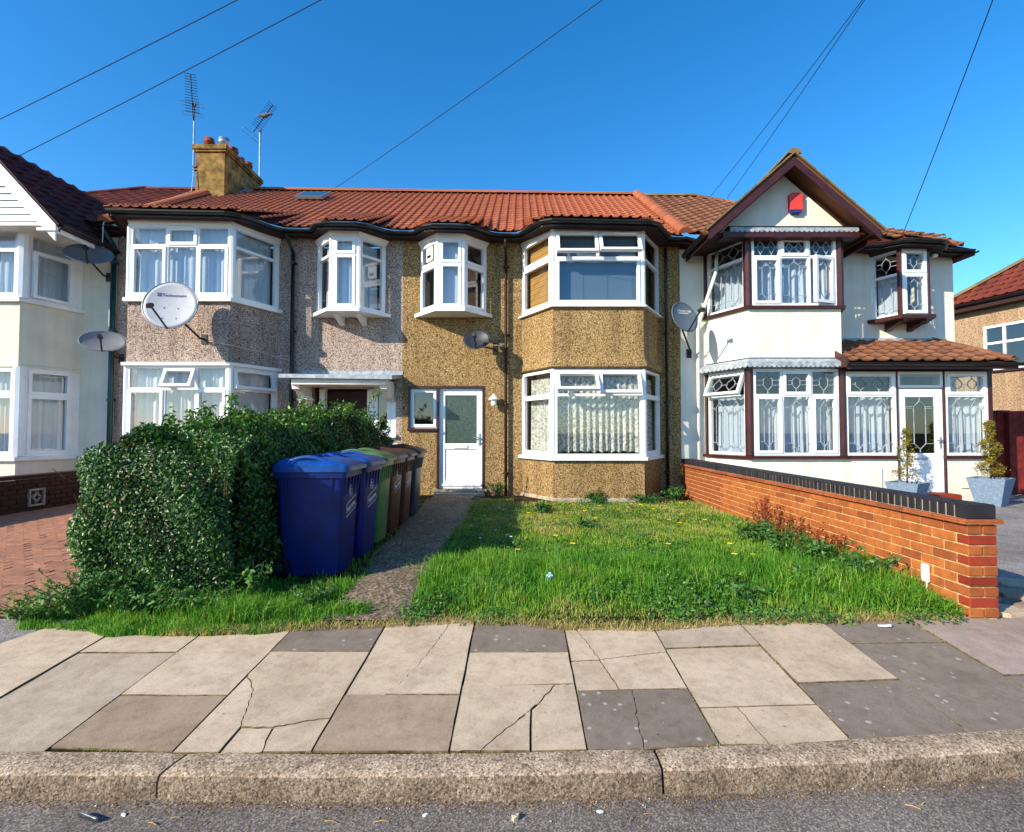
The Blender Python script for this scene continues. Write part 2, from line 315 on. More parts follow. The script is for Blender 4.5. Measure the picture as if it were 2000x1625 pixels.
# ---- plan panels: a vertical plane seen from outside, s along it, t up, n outwards
class Pl:
    def __init__(s, a, b):
        s.a = Vector((a[0], a[1])); d = Vector((b[0]-a[0], b[1]-a[1])); s.W = d.length; s.d = d/s.W; s.n = Vector((s.d.y, -s.d.x))
    def p(s, u, t, n): q = s.a+s.d*u+s.n*n; return (q.x, q.y, t)
    def box(s, mb, u0, u1, t0, t1, n0, n1):
        mb.hexa([s.p(u0, t0, n1), s.p(u1, t0, n1), s.p(u1, t0, n0), s.p(u0, t0, n0), s.p(u0, t1, n1), s.p(u1, t1, n1), s.p(u1, t1, n0), s.p(u0, t1, n0)])
def rotpts(vs, start, pl, kind, u0, u1, t0, t1, ang):
    """turn verts from index start about the hinge (top edge or left/right edge) of a light"""
    for i in range(start, len(vs)):
        x, y, z = vs[i]; q = Vector((x, y))-pl.a; u = q.dot(pl.d); n = q.dot(pl.n); t = z
        c, s_ = math.cos(ang), math.sin(ang)
        if kind == 'top': h = t1; tt, nn = t-h, n-.03; t = h+tt*c+nn*s_*0-0; n = .03+nn*c-tt*s_; t = h+tt*c+nn*s_
        else: h = u1; uu, nn = u-h, n-.03; u = h+uu*c+nn*s_; n = .03+nn*c-uu*s_
        vs[i] = pl.p(u, t, n)
def leading(mb, pl, u0, u1, t0, t1, style, r=.0042):
    n0, n1 = -.004, .012
    def bar(a, b, c, d):
        p = Vector((a, b)); q = Vector((c, d)); e = (q-p)
        if e.length < 1e-4: return
        e.normalize(); f = Vector((-e.y, e.x))*r
        A = [p-f, q-f, q+f, p+f]
        mb.hexa([pl.p(k.x, k.y, n1) for k in A]+[pl.p(k.x, k.y, n0) for k in A])
    W, H = u1-u0, t1-t0
    def L(a, b, c, d): bar(u0+a*W, t0+b*H, u0+c*W, t0+d*H)
    if style == 'diamond':
        L(.5, 1, .5, .85); L(.5, 0, .5, .15); L(.5, .85, .68, .65); L(.5, .85, .32, .65); L(.68, .65, .68, .38); L(.32, .65, .32, .38); L(.68, .38, .5, .15); L(.32, .38, .5, .15)
        L(0, .62, .32, .62); L(0, .4, .32, .4); L(.68, .62, 1, .62); L(.68, .4, 1, .4)
    elif style == 'double':
        for c in (.28, .72):
            L(c, 1, c, .88); L(c, 0, c, .12); L(c, .88, c+.13, .62); L(c, .88, c-.13, .62); L(c+.13, .62, c+.13, .4); L(c-.13, .62, c-.13, .4); L(c+.13, .4, c, .12); L(c-.13, .4, c, .12)
        L(0, .5, .15, .5); L(.41, .5, .59, .5); L(.85, .5, 1, .5)
    else:
        m = 1 if W < .62 else (2 if W < .85 else 3); cs = [(i+.5)/m for i in range(m)]; h = .2/m
        for c in cs:
            L(c, 1, c, .93); L(c, .93, c+h, .83); L(c, .93, c-h, .83); L(c+h, .83, c+h, .17); L(c-h, .83, c-h, .17); L(c+h, .17, c, .07); L(c-h, .17, c, .07); L(c, 0, c, .07)
        e = [0]+sum([[c-h, c+h] for c in cs], [])+[1]
        for i in range(0, len(e), 2): L(e[i], .83, e[i+1], .83); L(e[i], .17, e[i+1], .17); L(e[i], .80, e[i+1], .80)
def window(house, pl, u0, u1, rows, z0, z1, lead=False, fw=.05, depth=.07, glassm='glass', frame='upvc', label=None, wide=None):
    """rows: (t0,t1,[col bounds as fractions],[kinds])   kind: f fixed, s sash, ('top',deg), ('side',deg), 'x' blank"""
    fr = MB(); W = u1-u0; jobs = []
    pl.box(fr, u0, u1, z0, z0+fw, -depth, 0); pl.box(fr, u0, u1, z1-fw, z1, -depth, 0)
    pl.box(fr, u0, u0+(wide or fw), z0+fw, z1-fw, -depth, 0); pl.box(fr, u1-(wide or fw), u1, z0+fw, z1-fw, -depth, 0)
    for ri, (t0, t1, cols, kinds) in enumerate(rows):
        if ri: pl.box(fr, u0+(wide or fw), u1-(wide or fw), t0-fw/2, t0+fw/2, -depth, -.002)
        lo = t0+(fw if ri == 0 else fw/2); hi = t1-(fw if ri == len(rows)-1 else fw/2)
        b = [u0+W*c for c in cols]
        for i in range(1, len(b)-1): pl.box(fr, b[i]-fw/2, b[i]+fw/2, lo, hi, -depth, -.004)
        for i, k in enumerate(kinds):
            a = b[i]+((wide or fw) if i == 0 else fw/2); c = b[i+1]-((wide or fw) if i == len(kinds)-1 else fw/2)
            jobs.append((a, c, lo, hi, k, ri))
    wo = fr.build('window', frame, house)
    if label: wo['label'] = label
    for a, c, lo, hi, k, ri in jobs:
        if k == 'x':
            continue
        ang = None; g = MB(); ld = MB()
        if k != 'f':
            s = MB(); sw = .042; e = .012
            n0, n1 = -.05, .018
            pl.box(s, a-e, c+e, lo-e, lo+sw, n0, n1); pl.box(s, a-e, c+e, hi-sw, hi+e, n0, n1); pl.box(s, a-e, a+sw, lo+sw, hi-sw, n0, n1); pl.box(s, c-sw, c+e, lo+sw, hi-sw, n0, n1)
            if isinstance(k, tuple): ang = R(k[1]); rotpts(s.v, 0, pl, k[0], a, c, lo, hi, ang)
            s.build('sash', frame, wo); ga, gc, gl, gh = a+sw, c-sw, lo+sw, hi-sw
        else: ga, gc, gl, gh = a, c, lo, hi
        g.add([pl.p(ga, gl, -.03), pl.p(gc, gl, -.03), pl.p(gc, gh, -.03), pl.p(ga, gh, -.03)], [(0, 1, 2, 3)])
        if ang: rotpts(g.v, 0, pl, k[0], a, c, lo, hi, ang)
        g.build('pane', glassm, wo)
        if lead:
            leading(ld, pl, ga, gc, gl, gh, ('double' if (gc-ga) > 1.25*(gh-gl) else 'diamond') if (hi-lo) < .62 else 'tall')
            for i in range(len(ld.v)):
                x, y, z = ld.v[i]; q = pl.n*-.028; ld.v[i] = (x+q.x, y+q.y, z)
            if ang: rotpts(ld.v, 0, pl, k[0], a, c, lo, hi, ang)
            ld.build('leading', 'lead', wo)
    return wo
# ---- bands that follow a bay in plan
def offset(poly, d, yw=None):
    """poly runs left to right along the front; positive d is outwards; ends stay on their wall line"""
    segs = []
    for i in range(len(poly)-1):
        p = Pl(poly[i], poly[i+1]); segs.append((p.a+p.n*d, p.d))
    out = []
    for i in range(len(poly)):
        if i in (0, len(poly)-1):
            a, dd = segs[0 if i == 0 else -1]
            if abs(dd.y) > .05:
                t = (poly[i][1]-a.y)/dd.y; out.append((a.x+dd.x*t, poly[i][1]))
            else: q = Vector(poly[i])+Vector((dd.y, -dd.x))*d; out.append((q.x, q.y))
        else:
            (a, e), (b, f) = segs[i-1], segs[i]; den = e.x*f.y-e.y*f.x
            if abs(den) < 1e-5: q = b
            else: q = a+e*(((b.x-a.x)*f.y-(b.y-a.y)*f.x)/den)
            out.append((q.x, q.y))
    return out
def band(mb, poly, prof, thick=.16):
    """closed ring section: prof = [(outward offset, z)...] bottom to top"""
    k = len(poly); rings = [[(x, y, z) for x, y in offset(poly, d)] for d, z in prof]
    zb, zt = prof[0][1], prof[-1][1]; inn = offset(poly, -thick)
    rings += [[(x, y, zt) for x, y in inn], [(x, y, zb) for x, y in inn]]
    m = len(rings); vs = [v for r in rings for v in r]
    fs = [(i*k+j, i*k+j+1, ((i+1) % m)*k+j+1, ((i+1) % m)*k+j) for i in range(m) for j in range(k-1)]
    fs += [tuple(i*k for i in range(m)), tuple(i*k+k-1 for i in range(m))[::-1]]
    mb.add(vs, fs); return mb
def slab_poly(mb, poly, z0, z1): return mb.prism(poly, z0, z1)
def wall_holes(mb, x0, x1, z0, z1, holes, y0, y1):
    xs = sorted({x0, x1, *[h[0] for h in holes], *[h[1] for h in holes]}); zs = sorted({z0, z1, *[h[2] for h in holes], *[h[3] for h in holes]})
    xs = [x for x in xs if x0 <= x <= x1]; zs = [z for z in zs if z0 <= z <= z1]
    def solid(i, j):
        if not (0 <= i < len(xs)-1 and 0 <= j < len(zs)-1): return False
        cx, cz = (xs[i]+xs[i+1])/2, (zs[j]+zs[j+1])/2
        return not any(h[0] < cx < h[1] and h[2] < cz < h[3] for h in holes)
    for i in range(len(xs)-1):
        for j in range(len(zs)-1):
            if not solid(i, j): continue
            a, b, c, d = xs[i], xs[i+1], zs[j], zs[j+1]
            for y in (y0, y1): mb.add([(a, y, c), (b, y, c), (b, y, d), (a, y, d)], [(0, 1, 2, 3) if y == y0 else (3, 2, 1, 0)])
            for di, dj, q in ((-1, 0, [(a, y0, c), (a, y0, d), (a, y1, d), (a, y1, c)]), (1, 0, [(b, y0, c), (b, y1, c), (b, y1, d), (b, y0, d)]), (0, -1, [(a, y0, c), (a, y1, c), (b, y1, c), (b, y0, c)]), (0, 1, [(a, y0, d), (b, y0, d), (b, y1, d), (a, y1, d)])):
                if not solid(i+di, j+dj): mb.add(q, [(0, 1, 2, 3)])
    return mb
def curtain(label, poly, inset, z0, z1, mat, amp=.025, wave=.11, u0=0, u1=1, hem=0, name='net_curtain', cat='curtain'):
    p = offset(poly, -inset); pts = [Vector(q) for q in p]; L = [0]
    for i in range(1, len(pts)): L.append(L[-1]+(pts[i]-pts[i-1]).length)
    T = L[-1]; n = int(T*(u1-u0)/.016)+2; vs = []; ph = random.random()*6
    def at(s):
        for i in range(1, len(pts)):
            if s <= L[i]+1e-6: return pts[i-1].lerp(pts[i], (s-L[i-1])/(L[i]-L[i-1])), (pts[i]-pts[i-1]).normalized()
        return pts[-1], (pts[-1]-pts[-2]).normalized()
    rows = 5
    for j in range(rows):
        f = j/(rows-1)
        for i in range(n):
            s = T*(u0+(u1-u0)*i/(n-1)); q, d = at(min(s, T))
            a = amp*(1.15-.7*f)*(math.sin(s/wave*6.283+ph+1.3*math.sin(s*3.1))+.45*math.sin(s/wave*2.7*6.283+ph*2))
            z = z0+(z1-z0)*f
            if j == 0 and hem: z += hem*abs(math.sin(s/.16*3.14))
            vs.append((q.x+d.y*a, q.y-d.x*a, z))
    fs = [(j*n+i, j*n+i+1, (j+1)*n+i+1, (j+1)*n+i) for j in range(rows-1) for i in range(n-1)]
    mb = MB(); mb.add(vs, fs); o = link(name, mb.mesh(name, mat, True)); return tag(o, label, cat, 'curtains and blinds behind the windows')
# ---- tiles
def tile_mesh(name, w, l, mat, roll=.045, lift=.03, th=.022):
    xs = [0, .45, .62, .72, .86, .96, 1.03]; zs = [0, 0, .3, 1, 1, .3, -.05]
    vs = [(x*w, 0, lift+z*roll) for x, z in zip(xs, zs)]+[(x*w, l, z*roll) for x, z in zip(xs, zs)]+[(x*w, 0, lift+z*roll-th) for x, z in zip(xs, zs)]
    k = len(xs); fs = [(i, i+1, k+i+1, k+i) for i in range(k-1)]+[(i+1, i, 2*k+i, 2*k+i+1) for i in range(k-1)]
    mb = MB(); mb.add(vs, fs); return mb.mesh(name, mat)
def ridge_mesh(name, l, r, mat):
    mb = MB(); n = 8; vs = []
    for x, rr in ((0, r*1.06), (l, r)):
        vs += [(x, rr*math.cos(math.pi*j/n), rr*.8*math.sin(math.pi*j/n)) for j in range(n+1)]
    k = n+1; mb.add(vs, [(j, j+1, k+j+1, k+j) for j in range(n)]+[tuple(range(k))[::-1]]); return mb.mesh(name, mat, False)
def ridge_line(parent, p, q, me, l, name='ridge_tile'):
    p, q = Vector(p), Vector(q); d = q-p; n = max(1, round(d.length/l)); x = d.normalized(); y = Vector((0, 0, 1)).cross(x).normalized(); z = x.cross(y)
    for i in range(n):
        o = p+d*(i/n); m = Matrix((( x.x, y.x, z.x, o.x), (x.y, y.y, z.y, o.y), (x.z, y.z, z.z, o.z), (0, 0, 0, 1)))
        m = m @ Matrix.Diagonal((d.length/n/l*1.02, 1+random.uniform(-.04, .04), 1, 1)); inst(name, me, parent, m)
class Roof:
    def __init__(s, parent, name, mat, tile, tw, te, basem):
        s.p = MB(); s.jobs = []; s.parent = parent; s.mat = mat; s.tile = tile; s.tw = tw; s.te = te; s.basem = basem
    def column(s, x, w, path, edges=None):
        """path: [(y,z)...] top to bottom"""
        for (ya, za), (yb, zb) in zip(path, path[1:]):
            if edges is None: s.p.add([(x, ya, za-.03), (x+w, ya, za-.03), (x+w, yb, zb-.03), (x, yb, zb-.03)], [(3, 2, 1, 0)])
        if edges is not None:
            for i in range(len(edges[0])-1):
                (a, b), (c, d), (e, f), (g, h) = edges[0][i], edges[1][i], edges[1][i+1], edges[0][i+1]
                s.p.add([(x, a, b-.03), (x+w, c, d-.03), (x+w, e, f-.03), (x, g, h-.03)], [(3, 2, 1, 0)])
        L = [0]
        for (ya, za), (yb, zb) in zip(path, path[1:]): L.append(L[-1]+math.hypot(yb-ya, zb-za))
        def at(q):
            for i in range(1, len(L)):
                if q <= L[i]+1e-6 or i == len(L)-1:
                    f = (q-L[i-1])/(L[i]-L[i-1]); a, b = path[i-1], path[i]; return a[0]+(b[0]-a[0])*f, a[1]+(b[1]-a[1])*f
        q = s.te
        while q-s.te < L[-1]-.05:
            q1 = min(q, L[-1]); q0 = q-s.te
            if q1-q0 > .08:
                y1, z1 = at(q1); y0, z0 = at(q0); s.jobs.append((y1-0, x, w, y1, z1, y0, z0))
            q += s.te
    def finish(s, name='roof', cap=300, label=None):
        r = s.p.build(name, s.basem, s.parent)
        if label: r['label'] = label
        s.jobs.sort(key=lambda j: j[0]); rest = MB()
        tl = max(v.co.y for v in s.tile.vertices); tww = s.tw
        for i, (_, x, w, y1, z1, y0, z0) in enumerate(s.jobs):
            ln = math.hypot(y0-y1, z0-z1); ang = math.atan2(z0-z1, y0-y1)
            m = Matrix.Translation((x, y1, z1)) @ Matrix.Rotation(ang+random.uniform(-.008, .008), 4, 'X') @ Matrix.Rotation(random.uniform(-.006, .006), 4, 'Z') @ Matrix.Diagonal((w/tww, ln*1.18/tl, 1, 1))
            if i < cap: inst('roof_tile', s.tile, r, m)
            else: rest.add([m @ v.co for v in s.tile.vertices], [tuple(p.vertices) for p in s.tile.polygons])
        if rest.v:
            o = link('upper_roof_tiles', rest.mesh('upper_roof_tiles', s.mat), r); o['kind'] = 'stuff'
        return r
def gutter(house, path, r=.055, mat='blackpaint'):
    mb = MB(); k = len(path); n = 7; vs = []
    P_ = [Vector(p) for p in path]
    for i, p in enumerate(P_):
        d = (P_[min(i+1, k-1)]-P_[max(i-1, 0)]); d.z = 0; d.normalize(); o = Vector((d.y, -d.x, 0))
        for rr in (r, r*.82):
            vs += [p+o*(rr*math.cos(t))+Vector((0, 0, -rr*math.sin(t))) for t in [math.pi*j/n for j in range(n+1)]]
    m = 2*(n+1)
    fs = []
    for i in range(k-1):
        for j in range(n):
            fs.append((i*m+j, i*m+j+1, (i+1)*m+j+1, (i+1)*m+j)); fs.append((i*m+n+1+j, (i+1)*m+n+1+j, (i+1)*m+n+2+j, i*m+n+2+j))
        fs.append((i*m, (i+1)*m, (i+1)*m+n+1, i*m+n+1)); fs.append((i*m+n, i*m+m-1, (i+1)*m+m-1, (i+1)*m+n))
    mb.add(vs, fs); return mb.build('gutter', mat, house)
def downpipe(house, x, y, z0, z1, r=.036, mat='blackpaint', ytop=None):
    mb = MB(); path = [(x, y, z0), (x, y, z1-.3)]
    if ytop is not None: path += [(x, y, z1-.28), (x, ytop, z1-.05), (x, ytop, z1)]
    else: path += [(x, y, z1)]
    mb.tube(path, r, 10); o = mb.build('downpipe', mat, house, True)
    z = z0+.5
    while z < z1-.4:
        k = MB(); k.lathe([(r*1.25, -.03), (r*1.25, .03)], (x, y, z), 10); k.box(x-.06, x+.06, y+.02, y+.1, z-.015, z+.015); z += 1.4
        k.build('pipe_clip', mat, o)
    return o
# ------------------------------------------------------------------ the terrace
D = 10.4; K = 9.45
def zr(x): return 8.10-.0138*(x+2.4)
def ze(x, y=10.12): return 5.44-.022*(x+2.4)-.07*(10.12-y)/.92
def interp(poly, x):
    for (a, b), (c, d) in zip(poly, poly[1:]):
        if a <= x <= c: return b+(d-b)*(x-a)/(c-a)
    return poly[-1][1] if x > poly[-1][0] else poly[0][1]
def eaves(house, poly, fas='blackpaint', back=10.62):
    so_ = MB(); fa = MB()
    for (a, b), (c, d) in zip(poly, poly[1:]):
        za, zc = ze(a, b), ze(c, d)
        so_.hexa([(a, b+.02, za-.06), (c, d+.02, zc-.06), (c, back, zc-.06), (a, back, za-.06), (a, b+.02, za-.045), (c, d+.02, zc-.045), (c, back, zc-.045), (a, back, za-.045)])
        fa.hexa([(a, b, za-.085), (c, d, zc-.085), (c, d+.022, zc-.085), (a, b+.022, za-.085), (a, b, za+.0), (c, d, zc+.0), (c, d+.022, zc+.0), (a, b+.022, za+.0)])
    so_.build('soffit', 'soffit_dark', house); fa.build('fascia', fas, house)
    gutter(house, [(x, y-.058, ze(x, y)-.005) for x, y in poly])
def roof_cols(house, x0, x1, n, poly, mat, tile, basem, cap=300, top=None, te=.33, label=None, tw=.3):
    rf = Roof(house, 'roof', mat, tile, tw, te, basem); w = (x1-x0)/n
    for i in range(n):
        x = x0+i*w; xm = x+w/2
        def prof(q, cut=0):
            ye = interp(poly, min(max(q, poly[0][0]), poly[-1][0]))-.05-cut; ez = ze(q); sl_ = (zr(q)-ez)/(14.2-10.12); yt = 14.2
            if top is not None: yt = min(14.2, top(q))
            ym = min(11.3, yt-.02)
            return [(yt, ez+(yt-10.12)*sl_+.06), (ym, ez+(ym-10.12)*sl_+.06), (ye, ze(q, ye)+.06)]
        path = prof(xm); lo_ = min(interp(poly, x+w*f) for f in (.05, .5, .95))
        if path[0][0] < path[2][0]+.3: continue
        rf.column(x, w, path, (prof(x), prof(x+w)))
    return rf.finish(cap=cap, label=label)
def room(house, x0, x1, extra=()):
    mb = MB(); mb.box(x0, x1, 13.2, 13.3, .1, 5.4); mb.box(x0, x1, 9.62, 13.2, 2.64, 2.72) if False else mb.box(x0, x1, 10.62, 13.2, 2.62, 2.72); mb.box(x0, x1, 10.62, 13.2, .1, .3); mb.box(x0, x1, 10.62, 13.2, 5.25, 5.3)
    for x in extra: mb.box(x-.04, x+.04, 10.62, 13.2, .3, 5.25)
    mb.box(x0, x0+.06, 10.62, 13.2, .3, 5.25); mb.box(x1-.06, x1, 10.62, 13.2, .3, 5.25)
    return mb.build('interior', 'interior', house)
TILE_O = tile_mesh('tile_orange', .175, .27, 'tile_orange', .03, .022, .018); RIDGE_O = ridge_mesh('ridge_o', .45, .13, 'tile_ridge')
TILE_B = tile_mesh('tile_brown', .3, .39, 'tile_brown', .03, .03); RIDGE_B = ridge_mesh('ridge_b', .45, .12, 'tile_lichen')
TILE_M = tile_mesh('tile_maroon', .3, .39, 'tile_maroon', .03, .03); RIDGE_M = ridge_mesh('ridge_m', .45, .11, 'tile_maroon')
RIDGE_R = ridge_mesh('ridge_r', .45, .13, 'tile_orange')
def bay(house, poly, mat, zones):
    """zones: (kind, z0, z1, extra offset profile)"""
    for z in zones:
        mb = MB()
        if z[0] == 'wall': band(mb, poly, z[3] if len(z) > 3 else [(0, z[1]), (0, z[2])]); mb.build('bay_wall', z[4] if len(z) > 4 else mat, house)
        elif z[0] == 'sill': band(mb, poly, [(.07, z[1]), (.075, z[2]-.012), (.0, z[2])], .1); mb.build('sill', z[3], house)
        elif z[0] == 'head': band(mb, poly, [(.012, z[1]), (.03, z[2])], .1); mb.build('window_head', z[3], house)
        elif z[0] == 'floor': mb.prism(offset(poly, -.1), z[1], z[2]); mb.build('bay_floor', 'interior', house)
def posts(house, poly, z0, z1, mat, r=.055, idx=(1, 2)):
    for i in idx:
        mb = MB(); x, y = poly[i]; mb.lathe([(r, z0), (r, z1)], (x, y+.035, 0), 8); mb.build('corner_post', mat, house)
one = [0, 1]
# ======== mauve pebbledashed house
Hm = empty('terraced_house', (-5.3, 10.4, .15), 'mauve grey pebbledash terraced house with white bay windows and orange tiled roof', 'house')
X0, X1, XP = -8.25, -2.39, 3.28
mb = MB(); wall_holes(mb, X0, X1, .1, 5.45, [(-7.7, -5.0, .3, 5.33), (-4.1, -2.8, 3.86, 5.33), (-4.2, -2.52, .3, 2.44)], D, D+.22); mb.build('wall', 'peb_mauve', Hm)
Pm = [(-7.75, D), (-7.29, K), (-5.38, K), (-4.93, D)]
bay(Hm, Pm, 'peb_mauve', [('wall', .1, .92), ('sill', .92, 1.0, 'upvc'), ('wall', 2.75, 3.87), ('sill', 2.68, 2.75, 'upvc'), ('sill', 3.87, 3.95, 'upvc'), ('head', 5.31, 5.41, 'upvc'), ('floor', 2.70, 2.9), ('floor', .4, .6)])
A, B, E_ = (Pl(Pm[i], Pm[i+1]) for i in range(3))
for pl, low, up in ((A, [(1.0, 2.25, one, 's'), (2.25, 2.68, one, 'f')], [(3.95, 4.93, one, 'f'), (4.93, 5.31, one, 'f')]),
                    (B, [(1.0, 2.25, [0, .37, .68, 1], 'sfs'), (2.25, 2.68, [0, .37, .68, 1], ['f', ('top', 24), 'f'])], [(3.95, 4.93, [0, .37, .67, 1], 'sfs'), (4.93, 5.31, [0, .37, .67, 1], 'fsf')]),
                    (E_, [(1.0, 2.25, one, 'f'), (2.25, 2.68, one, [('top', 12)])], [(3.95, 4.93, one, 'f'), (4.93, 5.31, one, 'f')])):
    wd = .1 if pl is E_ else .07
    window(Hm, pl, 0, pl.W, low, 1.0, 2.68, wide=wd); window(Hm, pl, 0, pl.W, up, 3.95, 5.31, wide=wd)
posts(Hm, Pm, 1.0, 2.68, 'upvc'); posts(Hm, Pm, 3.95, 5.31, 'upvc')
Qm = [(-4.15, D), (-3.69, 9.9), (-3.14, 9.9), (-2.75, D)]
def oriel(house, poly, z0, z1, tr, kinds, frame='upvc', sillm='upvc', lead=False, glassm='glass', wide=None, brk=None, brm='whitepaint'):
    mb = MB(); mb.prism(offset(poly, .09), z0-.07, z0); o = mb.build('sill', sillm, house)
    mb = MB(); band(mb, poly, [(.012, z1), (.05, z1+.09)], .1); mb.build('window_head', frame if frame == 'upvc' else 'maroon', house)
    for i in range(3):
        pl = Pl(poly[i], poly[i+1]); window(house, pl, 0, pl.W, [(z0, tr, one, [kinds[i][0]]), (tr, z1, one, [kinds[i][1]])], z0, z1, lead=lead, glassm=glassm, wide=wide)
    posts(house, poly, z0, z1, 'maroon' if lead else 'upvc', .045)
    for x in brk or ():
        k = MB(); pr = [(D, z0-.07), (poly[1][1]+.1, z0-.07), (poly[1][1]+.1, z0-.12), (D-.12, z0-.2), (D, z0-.24)]
        n = len(pr); vs = [(x-.05, y, z) for y, z in pr]+[(x+.05, y, z) for y, z in pr]
        k.add(vs, [tuple(range(n)), tuple(range(n, 2*n))[::-1]]+[(i, (i+1) % n, n+(i+1) % n, n+i) for i in range(n)]); k.build('bracket', brm, house)
oriel(Hm, Qm, 3.86, 5.28, 4.93, ['ff', 'ss', 'ff'], brk=(-3.62, -3.17), wide=.085)
# entrance with flat canopy
door = MB(); door.box(-3.98, -3.1, D+.2, D+.24, .3, 2.3); dm = door.build('door', 'darkwood', Hm)
fr = MB(); fr.box(-4.1, -3.99, D+.06, D+.2, .3, 2.4); fr.box(-3.12, -3.0, D+.06, D+.2, .3, 2.4); fr.box(-4.1, -2.55, D+.06, D+.2, 2.34, 2.42); fr.box(-2.62, -2.53, D+.06, D+.2, .3, 2.34); fr.build('door_frame', 'upvc', dm)
pl = Pl((-3.0, D+.08), (-2.62, D+.08)); window(Hm, pl, 0, .38, [(1.4, 2.34, one, 's')], 1.4, 2.34, glassm='glass_dark')
mb = MB(); mb.box(-3.05, -2.5, D-.07, D+.1, 1.34, 1.4); mb.build('sill', 'upvc', Hm)
mb = MB(); mb.box(-3.0, -2.53, D+.1, D+.2, .3, 1.34); mb.build('wall_panel', 'peb_mauve', Hm)
cn = MB(); cn.hexa([(-4.55, 9.62, 2.47), (-2.40, 9.62, 2.44), (-2.40, D+.02, 2.55), (-4.55, D+.02, 2.55), (-4.55, 9.62, 2.55), (-2.40, 9.62, 2.52), (-2.40, D+.02, 2.62), (-4.55, D+.02, 2.62)]); cn = cn.build('canopy', 'lead', Hm, bevel=.008)
mb = MB(); mb.box(-4.35, -2.56, 9.72, D, 2.36, 2.465); mb.build('fascia_board', 'whitepaint', cn)
mb = MB(); mb.box(-4.45, -2.38, D-.012, D+.02, 2.62, 2.7); mb.build('flashing', 'lead', cn)
for x in (-4.3, -2.62):
    k = MB(); pr = [(D, 2.36), (9.78, 2.36), (9.8, 2.28), (9.95, 2.24), (10.1, 2.12), (D, 2.08)]; n = len(pr)
    vs = [(x-.07, y, z) for y, z in pr]+[(x+.07, y, z) for y, z in pr]; k.add(vs, [tuple(range(n)), tuple(range(n, 2*n))[::-1]]+[(i, (i+1) % n, n+(i+1) % n, n+i) for i in range(n)]); k.build('corbel', 'whitepaint', cn)
EVm = [(-8.25, 10.12), (-7.95, 10.12), (-7.45, 9.2), (-5.32, 9.2), (-5.12, 9.32), (-4.85, 9.95), (-4.72, 10.10), (-4.55, 10.12), (-4.25, 10.12), (-4.1, 10.06), (-3.88, 9.72), (-3.72, 9.65), (-3.12, 9.65), (-2.95, 9.72), (-2.66, 10.06), (-2.5, 10.12), (-2.39, 10.12)]
eaves(Hm, EVm); room(Hm, X0+.02, X1-.02, (-4.5,))
downpipe(Hm, -4.62, 10.33, .2, 5.38, ytop=10.06)
rm = roof_cols(Hm, X0, X1, 33, EVm, 'tile_orange', TILE_O, 'tile_dark', 290, te=.225, tw=.175)
ridge_line(rm, (X0+.8, 14.2, zr(-7.6)+.06), (X1, 14.2, zr(X1)+.06), RIDGE_O, .45)
ridge_line(rm, (X0, 10.05, ze(X0)+.08), (X0, 14.1, zr(X0)+.08), RIDGE_R, .4, 'party_tile')
# skylight
a = math.atan2(8.165-5.44, 4.08); c0 = Vector((-5.32, 13.0, 0)); c0.z = ze(-5.3)+(13.0-10.12)*math.tan(a)+.12
ux, uy, uz = Vector((1, 0, 0)), Vector((0, math.cos(a), math.sin(a))), Vector((0, -math.sin(a), math.cos(a)))
mb = MB(); mb.obox(c0, ux*.36, uy*.36, uz*.04); sk = mb.build('skylight', 'alu', Hm, bevel=.01)
mb = MB(); mb.obox(c0+uz*.036, ux*.31, uy*.31, uz*.008); mb.build('pane', 'glass_dark', sk)
# chimney
ch = MB(); ch.box(-8.49, -7.72, 13.2, 15.0, 6.9, 8.78); ch.box(-8.53, -7.68, 13.16, 15.04, 8.78, 8.84); ch.box(-8.56, -7.65, 13.13, 15.07, 8.84, 8.97); cho = ch.build('chimney', 'chimneyrender', Hm, bevel=.012)
for x, y, mt, r, h in ((-8.28, 13.42, 'terracotta', .12, .3), (-7.9, 13.45, 'steel', .13, .32), (-7.88, 13.85, 'terracotta', .12, .28), (-7.88, 14.2, 'terracotta', .11, .2), (-7.88, 14.6, 'terracotta', .12, .28), (-8.28, 14.0, 'terracotta', .12, .28)):
    k = MB(); k.lathe([(r, 8.96), (r*.95, 8.97+h*.55), (r*1.1, 8.97+h*.6), (r*1.12, 8.97+h*.72), (r*.98, 8.97+h*.76), (r, 8.97+h), (r*.8, 8.97+h), (r*.78, 8.97+h*.5)], (x, y, 0), 14); k.build('chimney_pot', mt, cho, True)
mb = MB(); mb.hexa([(-7.72, 13.15, 7.44), (-7.45, 13.2, 7.46), (-7.45, 14.2, 8.21), (-7.72, 14.2, 8.24), (-7.72, 13.15, 7.52), (-7.45, 13.2, 7.53), (-7.45, 14.2, 8.27), (-7.72, 14.2, 8.3)]); mb.box(-8.1, -7.72, 13.08, 13.2, 7.35, 7.53); mb.build('flashing', 'lead', cho)
curtain('white net curtain behind the upper bay window of the mauve pebbledash house', Pm, .16, 3.96, 5.28, 'net_blue', .02, .13)
curtain('white net curtain behind the ground floor bay of the mauve pebbledash house', Pm, .16, 1.0, 2.64, 'net', .03, .16)
curtain('white net curtain in the small upstairs oriel window over the flat porch canopy', Qm, .14, 3.88, 5.2, 'net_blue', .02, .14)
